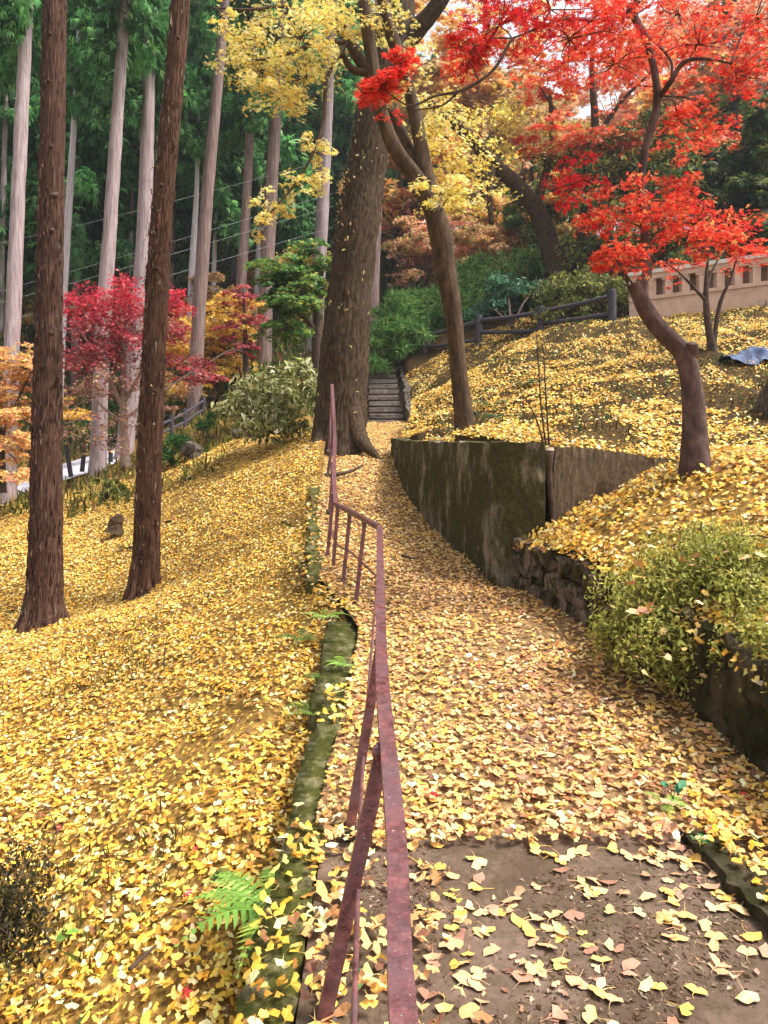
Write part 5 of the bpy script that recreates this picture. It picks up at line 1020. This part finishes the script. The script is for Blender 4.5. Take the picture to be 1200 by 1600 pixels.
litter('leaf_litter', 'leaves hanging over the top of the low stone wall', lambda x, y: zB(x, y) + .03, 1.1, 1.9, 4.6, 7.0, 900, GOLD, lambda x, y: (x > x_r(y) - .09) & (x < x_r(y) + .16), tilt=.6, lift=.06)
litter('leaf_litter', 'small flattened leaf scraps on the bare concrete', slab_z, .1, 1.25, 1.4, 2.97, 420, [(.72, .44, .26, 3), (.50, .28, .18, 3), (.82, .6, .34, 2), (.24, .12, .08, 2)], lambda x, y: (fbm(x * 2.2 + 5, y * 2.2, 2) + .35 * (x - .75) + .25 * (y - 2.3)) > R.normal(.03, .12, len(x)), tilt=.10, lift=.004, size=(.02, .046))
litter('leaf_litter', 'leaves lying on the mossy kerb', lambda x, y: 0 * x + np.interp(y, [.6, 1.9, 3.02], [-.05, -.03, .01]), 1.2, 1.46, 1.6, 3.1, 420, GOLD, lambda x, y: np.abs(x - np.interp(y, [1.9, 2.5, 3.02], [1.37, 1.33, 1.28])) < .08, tilt=.4, bare=.05, rest=.1)
# single leaves one can pick out
LEAFM = []
def big_leaf(seed):
    rg = np.random.default_rng(seed); arc = 13; half = rg.uniform(52, 72); an = np.radians(np.linspace(-half, half, arc)); r = 1 - .04 * rg.random(arc) - .05 * np.cos(an * 6)
    r[arc // 2] = rg.uniform(.55, .9); cu, c2_ = rg.uniform(-.35, .35), rg.uniform(-.3, .3); V = [[0, 0, 0]]
    for f_ in (.5, 1.0):
        for i in range(arc):
            x, y = math.sin(an[i]) * r[i] * f_, math.cos(an[i]) * r[i] * f_; V.append([x, y, cu * x * x + c2_ * y * y * .5 + .03 * rg.normal() * f_])
    T = [[0, i + 2, i + 1] for i in range(arc - 1)]; Q = [[1 + i, 2 + i, 2 + arc + i, 1 + arc + i] for i in range(arc - 1)]
    pt = smooth_path([(0, 0, 0), (.05 * rg.normal(), -.45, .03), (.18 * rg.normal(), -.95, .02)], 5); V2, _, Q2 = tube(pt, [.03, .025, .022, .02, .018], 4, cap=False)
    mb = MB().add(V, T, Q); mb.add(V2, None, Q2); V = np.concatenate(mb.V); V[:, 1] -= .4; V *= .056 
    V[:, 2] -= V[:, 2].min()
    me = make_mesh('ginkgo_leaf', V, np.concatenate(mb.T), np.concatenate(mb.Q), None, True); me.materials.append(M['single']); return me
LEAFM = [big_leaf(s) for s in range(10)]
def single(n, label, group, xr, yr, f, keep=lambda x, y: True, lift=.004):
    c = 0
    while c < n:
        x, y = R.uniform(*xr), R.uniform(*yr)
        if not keep(x, y): continue
        o = link('ginkgo_leaf', LEAFM[R.integers(0, len(LEAFM))], None)
        o.location = (x, y, float(f(np.array(x), np.array(y))) + lift * R.uniform(.6, 2)); o.rotation_euler = (R.normal(0, .13), R.normal(0, .13), R.uniform(0, 6.28))
        s = R.uniform(.5, .86); o.scale = (s, s, s * R.uniform(.7, 1.4)); tag(o, label, 'leaf', group); c += 1
def on_slab(x, y):
    clump = fbm(np.array(x * 2.2 + 5), np.array(y * 2.2), 2) + .35 * (x - .75) + .25 * (y - 2.3)
    return R.random() < np.clip(.55 + 1.0 * clump, .25, 1)
single(225, 'single fallen ginkgo leaf on the bare concrete at the near end of the path', 'leaves scattered on the bare concrete', (.10, 1.24), (1.85, 2.97), slab_z, on_slab)
single(75, 'yellow ginkgo leaf on top of the carpet just beyond the bare concrete', 'leaves on the near edge of the path carpet', (-.1, 1.5), (3.02, 3.9), lambda x, y: zP(x, y) + .025)
def red_leaf(label, base, s=.06):
    o = MB(); scatter(o, L_MAPLE, np.array([base]), np.array([[0, -.3, 1.]]), R.uniform(0, 6, 1), s, np.array([[.55, .03, .04]])); tag(o.build('maple_leaf', M['litter'], None, col=True), label, 'leaf')
for px, py, d, wz, lab in ((747, 1038, 4.7, zP, 'red maple leaf on the middle of the yellow path'), (95, 1228, 3.7, zL, 'red maple leaf on the slope near the picture edge'), (292, 1382, 2.95, zL, 'small red maple leaf on the near slope above the stick'), (288, 1492, 2.5, zL, 'curled red maple leaf beside the stick on the slope'), (678, 1281, 3.2, zP, 'purplish maple leaf beside the railing on the path')):
    x = (px - 600) / F_PX * d; red_leaf(lab, (x, d, float(wz(np.array(x), np.array(d))) + .055))
rl = link('ginkgo_leaf', LEAFM[3], None); rl.location = tuple(P(597, 1012, 2.95) + np.array([0, 0, .004])); rl.rotation_euler = (.1, .1, 1); rl.scale = (.55, .55, .8)
tag(rl, 'small pale leaf lying on the top rail of the railing', 'leaf')

for i in range(64):
    o = link('caught_leaf', LEAFM[R.integers(0, len(LEAFM))], None, mb_root); d = R.uniform(3.95, 4.25)
    o.location = tuple(P(R.uniform(985, 1215), R.uniform(850, 1060), d) - np.array(mb_root.location)); o.rotation_euler = (R.normal(.2, .4), R.normal(0, .4), R.uniform(0, 6.28)); s_ = R.uniform(.5, .85); o.scale = (s_, s_, s_)
# leaves lodged on top of the mossy wall, crumbs on the slab, undergrowth
def zW(x, y): return path_z(y) + .0
litter('leaf_litter', 'leaves lodged along the top of the mossy wall under the railing', zW, -1.3, -.1, 1.4, 12, 520, GOLD, lambda x, y: (x < x_l(y) + .02) & (x > x_l(y) - .16) & ((fbm(x * 3 + 2, y * 1.4, 2) > .04) | (y > 9) | ((y > 6.0) & (y < 7))), tilt=.4)
def blades(name, label, f, pos_x, pos_y, size, pal, tmpl, up=1.0, jit=.6, lift=.0):
    mb = MB(); z = f(pos_x, pos_y); n = len(pos_x)
    scatter(mb, tmpl, np.stack([pos_x, pos_y, z + lift * R.random(n)], 1), R.normal(0, 1, (n, 3)) * np.array([1, 1, jit]) * (1 if up else .2) + np.array([0, 0, 0 if up else 1.]), R.uniform(0, 6.28, n), R.uniform(*size, n), pick(pal, n, .2))
    return tag(mb.build(name, M['leaf'], None, col=True), label, 'plants' if up else 'debris', kind='stuff')
n = 11000; x, y = R.uniform(-.2, 1.3, n), R.uniform(1.5, 3.0, n); k_ = fbm(x * 3, y * 3, 3) > R.normal(-.02, .12, n); x, y = x[k_], y[k_]
blades('debris', 'brown crumbs and leaf stalks scattered on the bare concrete', slab_z, x, y, (.004, .032), [(.10, .055, .03, 2.5), (.20, .12, .07, 3), (.36, .24, .15, 3), (.52, .38, .25, 2)], L_BLADE + L_OVAL, 0, lift=.004)
n = 26000; y = R.uniform(24.8, 48, n); x = R.uniform(-.62, .62, n) * y
blades('undergrowth', 'green and brown undergrowth covering the wooded hillside', zH, x, y, (.3, .8), GREEN + OLIVE + [(.20, .12, .06, 4), (.34, .20, .08, 2)], L_BLADE, 1, lift=.5)
n = 9000; y = R.uniform(14, 25, n); x = R.uniform(-.62, -.12, n) * y
k_ = (y > 16.5) | (fbm(x * .5, y * .5) > .08)
x, y = x[k_], y[k_]; k_ = np.abs(x) > 3.2; x, y = x[k_], y[k_]
pxx = 600 + x / y * F_PX; rd = np.interp(pxx, [-160, 20, 150, 215, 290], [16.5, 18.6, 20.6, 22.2, 25]); rf = np.interp(pxx, [-160, 20, 130, 205, 285], [20, 22.4, 23.8, 25, 28]); k_ = (y < rd) | (y > rf); x, y = x[k_], y[k_]
blades('undergrowth', 'short olive grass and weeds beside the road', zL, x, y, (.12, .35), OLIVE + [(.45, .34, .10, 3), (.16, .10, .04, 2)], L_BLADE, 1, lift=.05)
n = 12000; y = R.uniform(1.9, 8.5, n); x = -R.uniform(.5, 4.5, n); k_ = (np.abs(x) < .6 * y + .2) & (fbm(x * .8 + 12, y * .6 + 2, 2) > .10); x, y = x[k_], y[k_]
blades('dry_grass', 'dry brown grass and weeds poking through the leaves on the near slope', zL, x, y, (.03, .09), OLIVE + [(.30, .18, .07, 5), (.14, .075, .03, 3)], L_BLADE, 1, lift=.05)
n = 14000; y = R.uniform(7.6, 22, n); x = R.uniform(.4, 10, n); k_ = (fbm(x * .9 + 31, y * .9, 3) + .5 * fbm(x * 3.1, y * 3.1 + 4, 2) > .06) & (x < .6 * y) & (x > np.interp(y, [9, 12.5, 20], [1, .6, .9])); x, y = x[k_], y[k_]
blades('bank_weeds', 'dark weeds showing in gaps of the leaf carpet on the bank', zR, x, y, (.06, .16), GREEN + [(.06, .04, .02, 10), (.16, .09, .03, 6)], L_BLADE, 1, lift=.03)

hz = box((0, 60, 36), (700, 560, 80))  # haze box added to brighten the dark trees in the distance
o = MB().add(*hz).build('haze', None); tag(o, 'thin haze added to lift the dark forest', 'haze', kind='stuff')
hm = bpy.data.materials.new('haze'); hm.use_nodes = True; nt = hm.node_tree; nt.nodes.clear()
out = nt.nodes.new('ShaderNodeOutputMaterial'); pv = nt.nodes.new('ShaderNodeVolumePrincipled'); pv.inputs['Color'].default_value = (.88, .93, 1, 1); pv.inputs['Density'].default_value = .0008; pv.inputs['Anisotropy'].default_value = .2
nt.links.new(pv.outputs[0], out.inputs['Volume']); o.data.materials.append(hm)
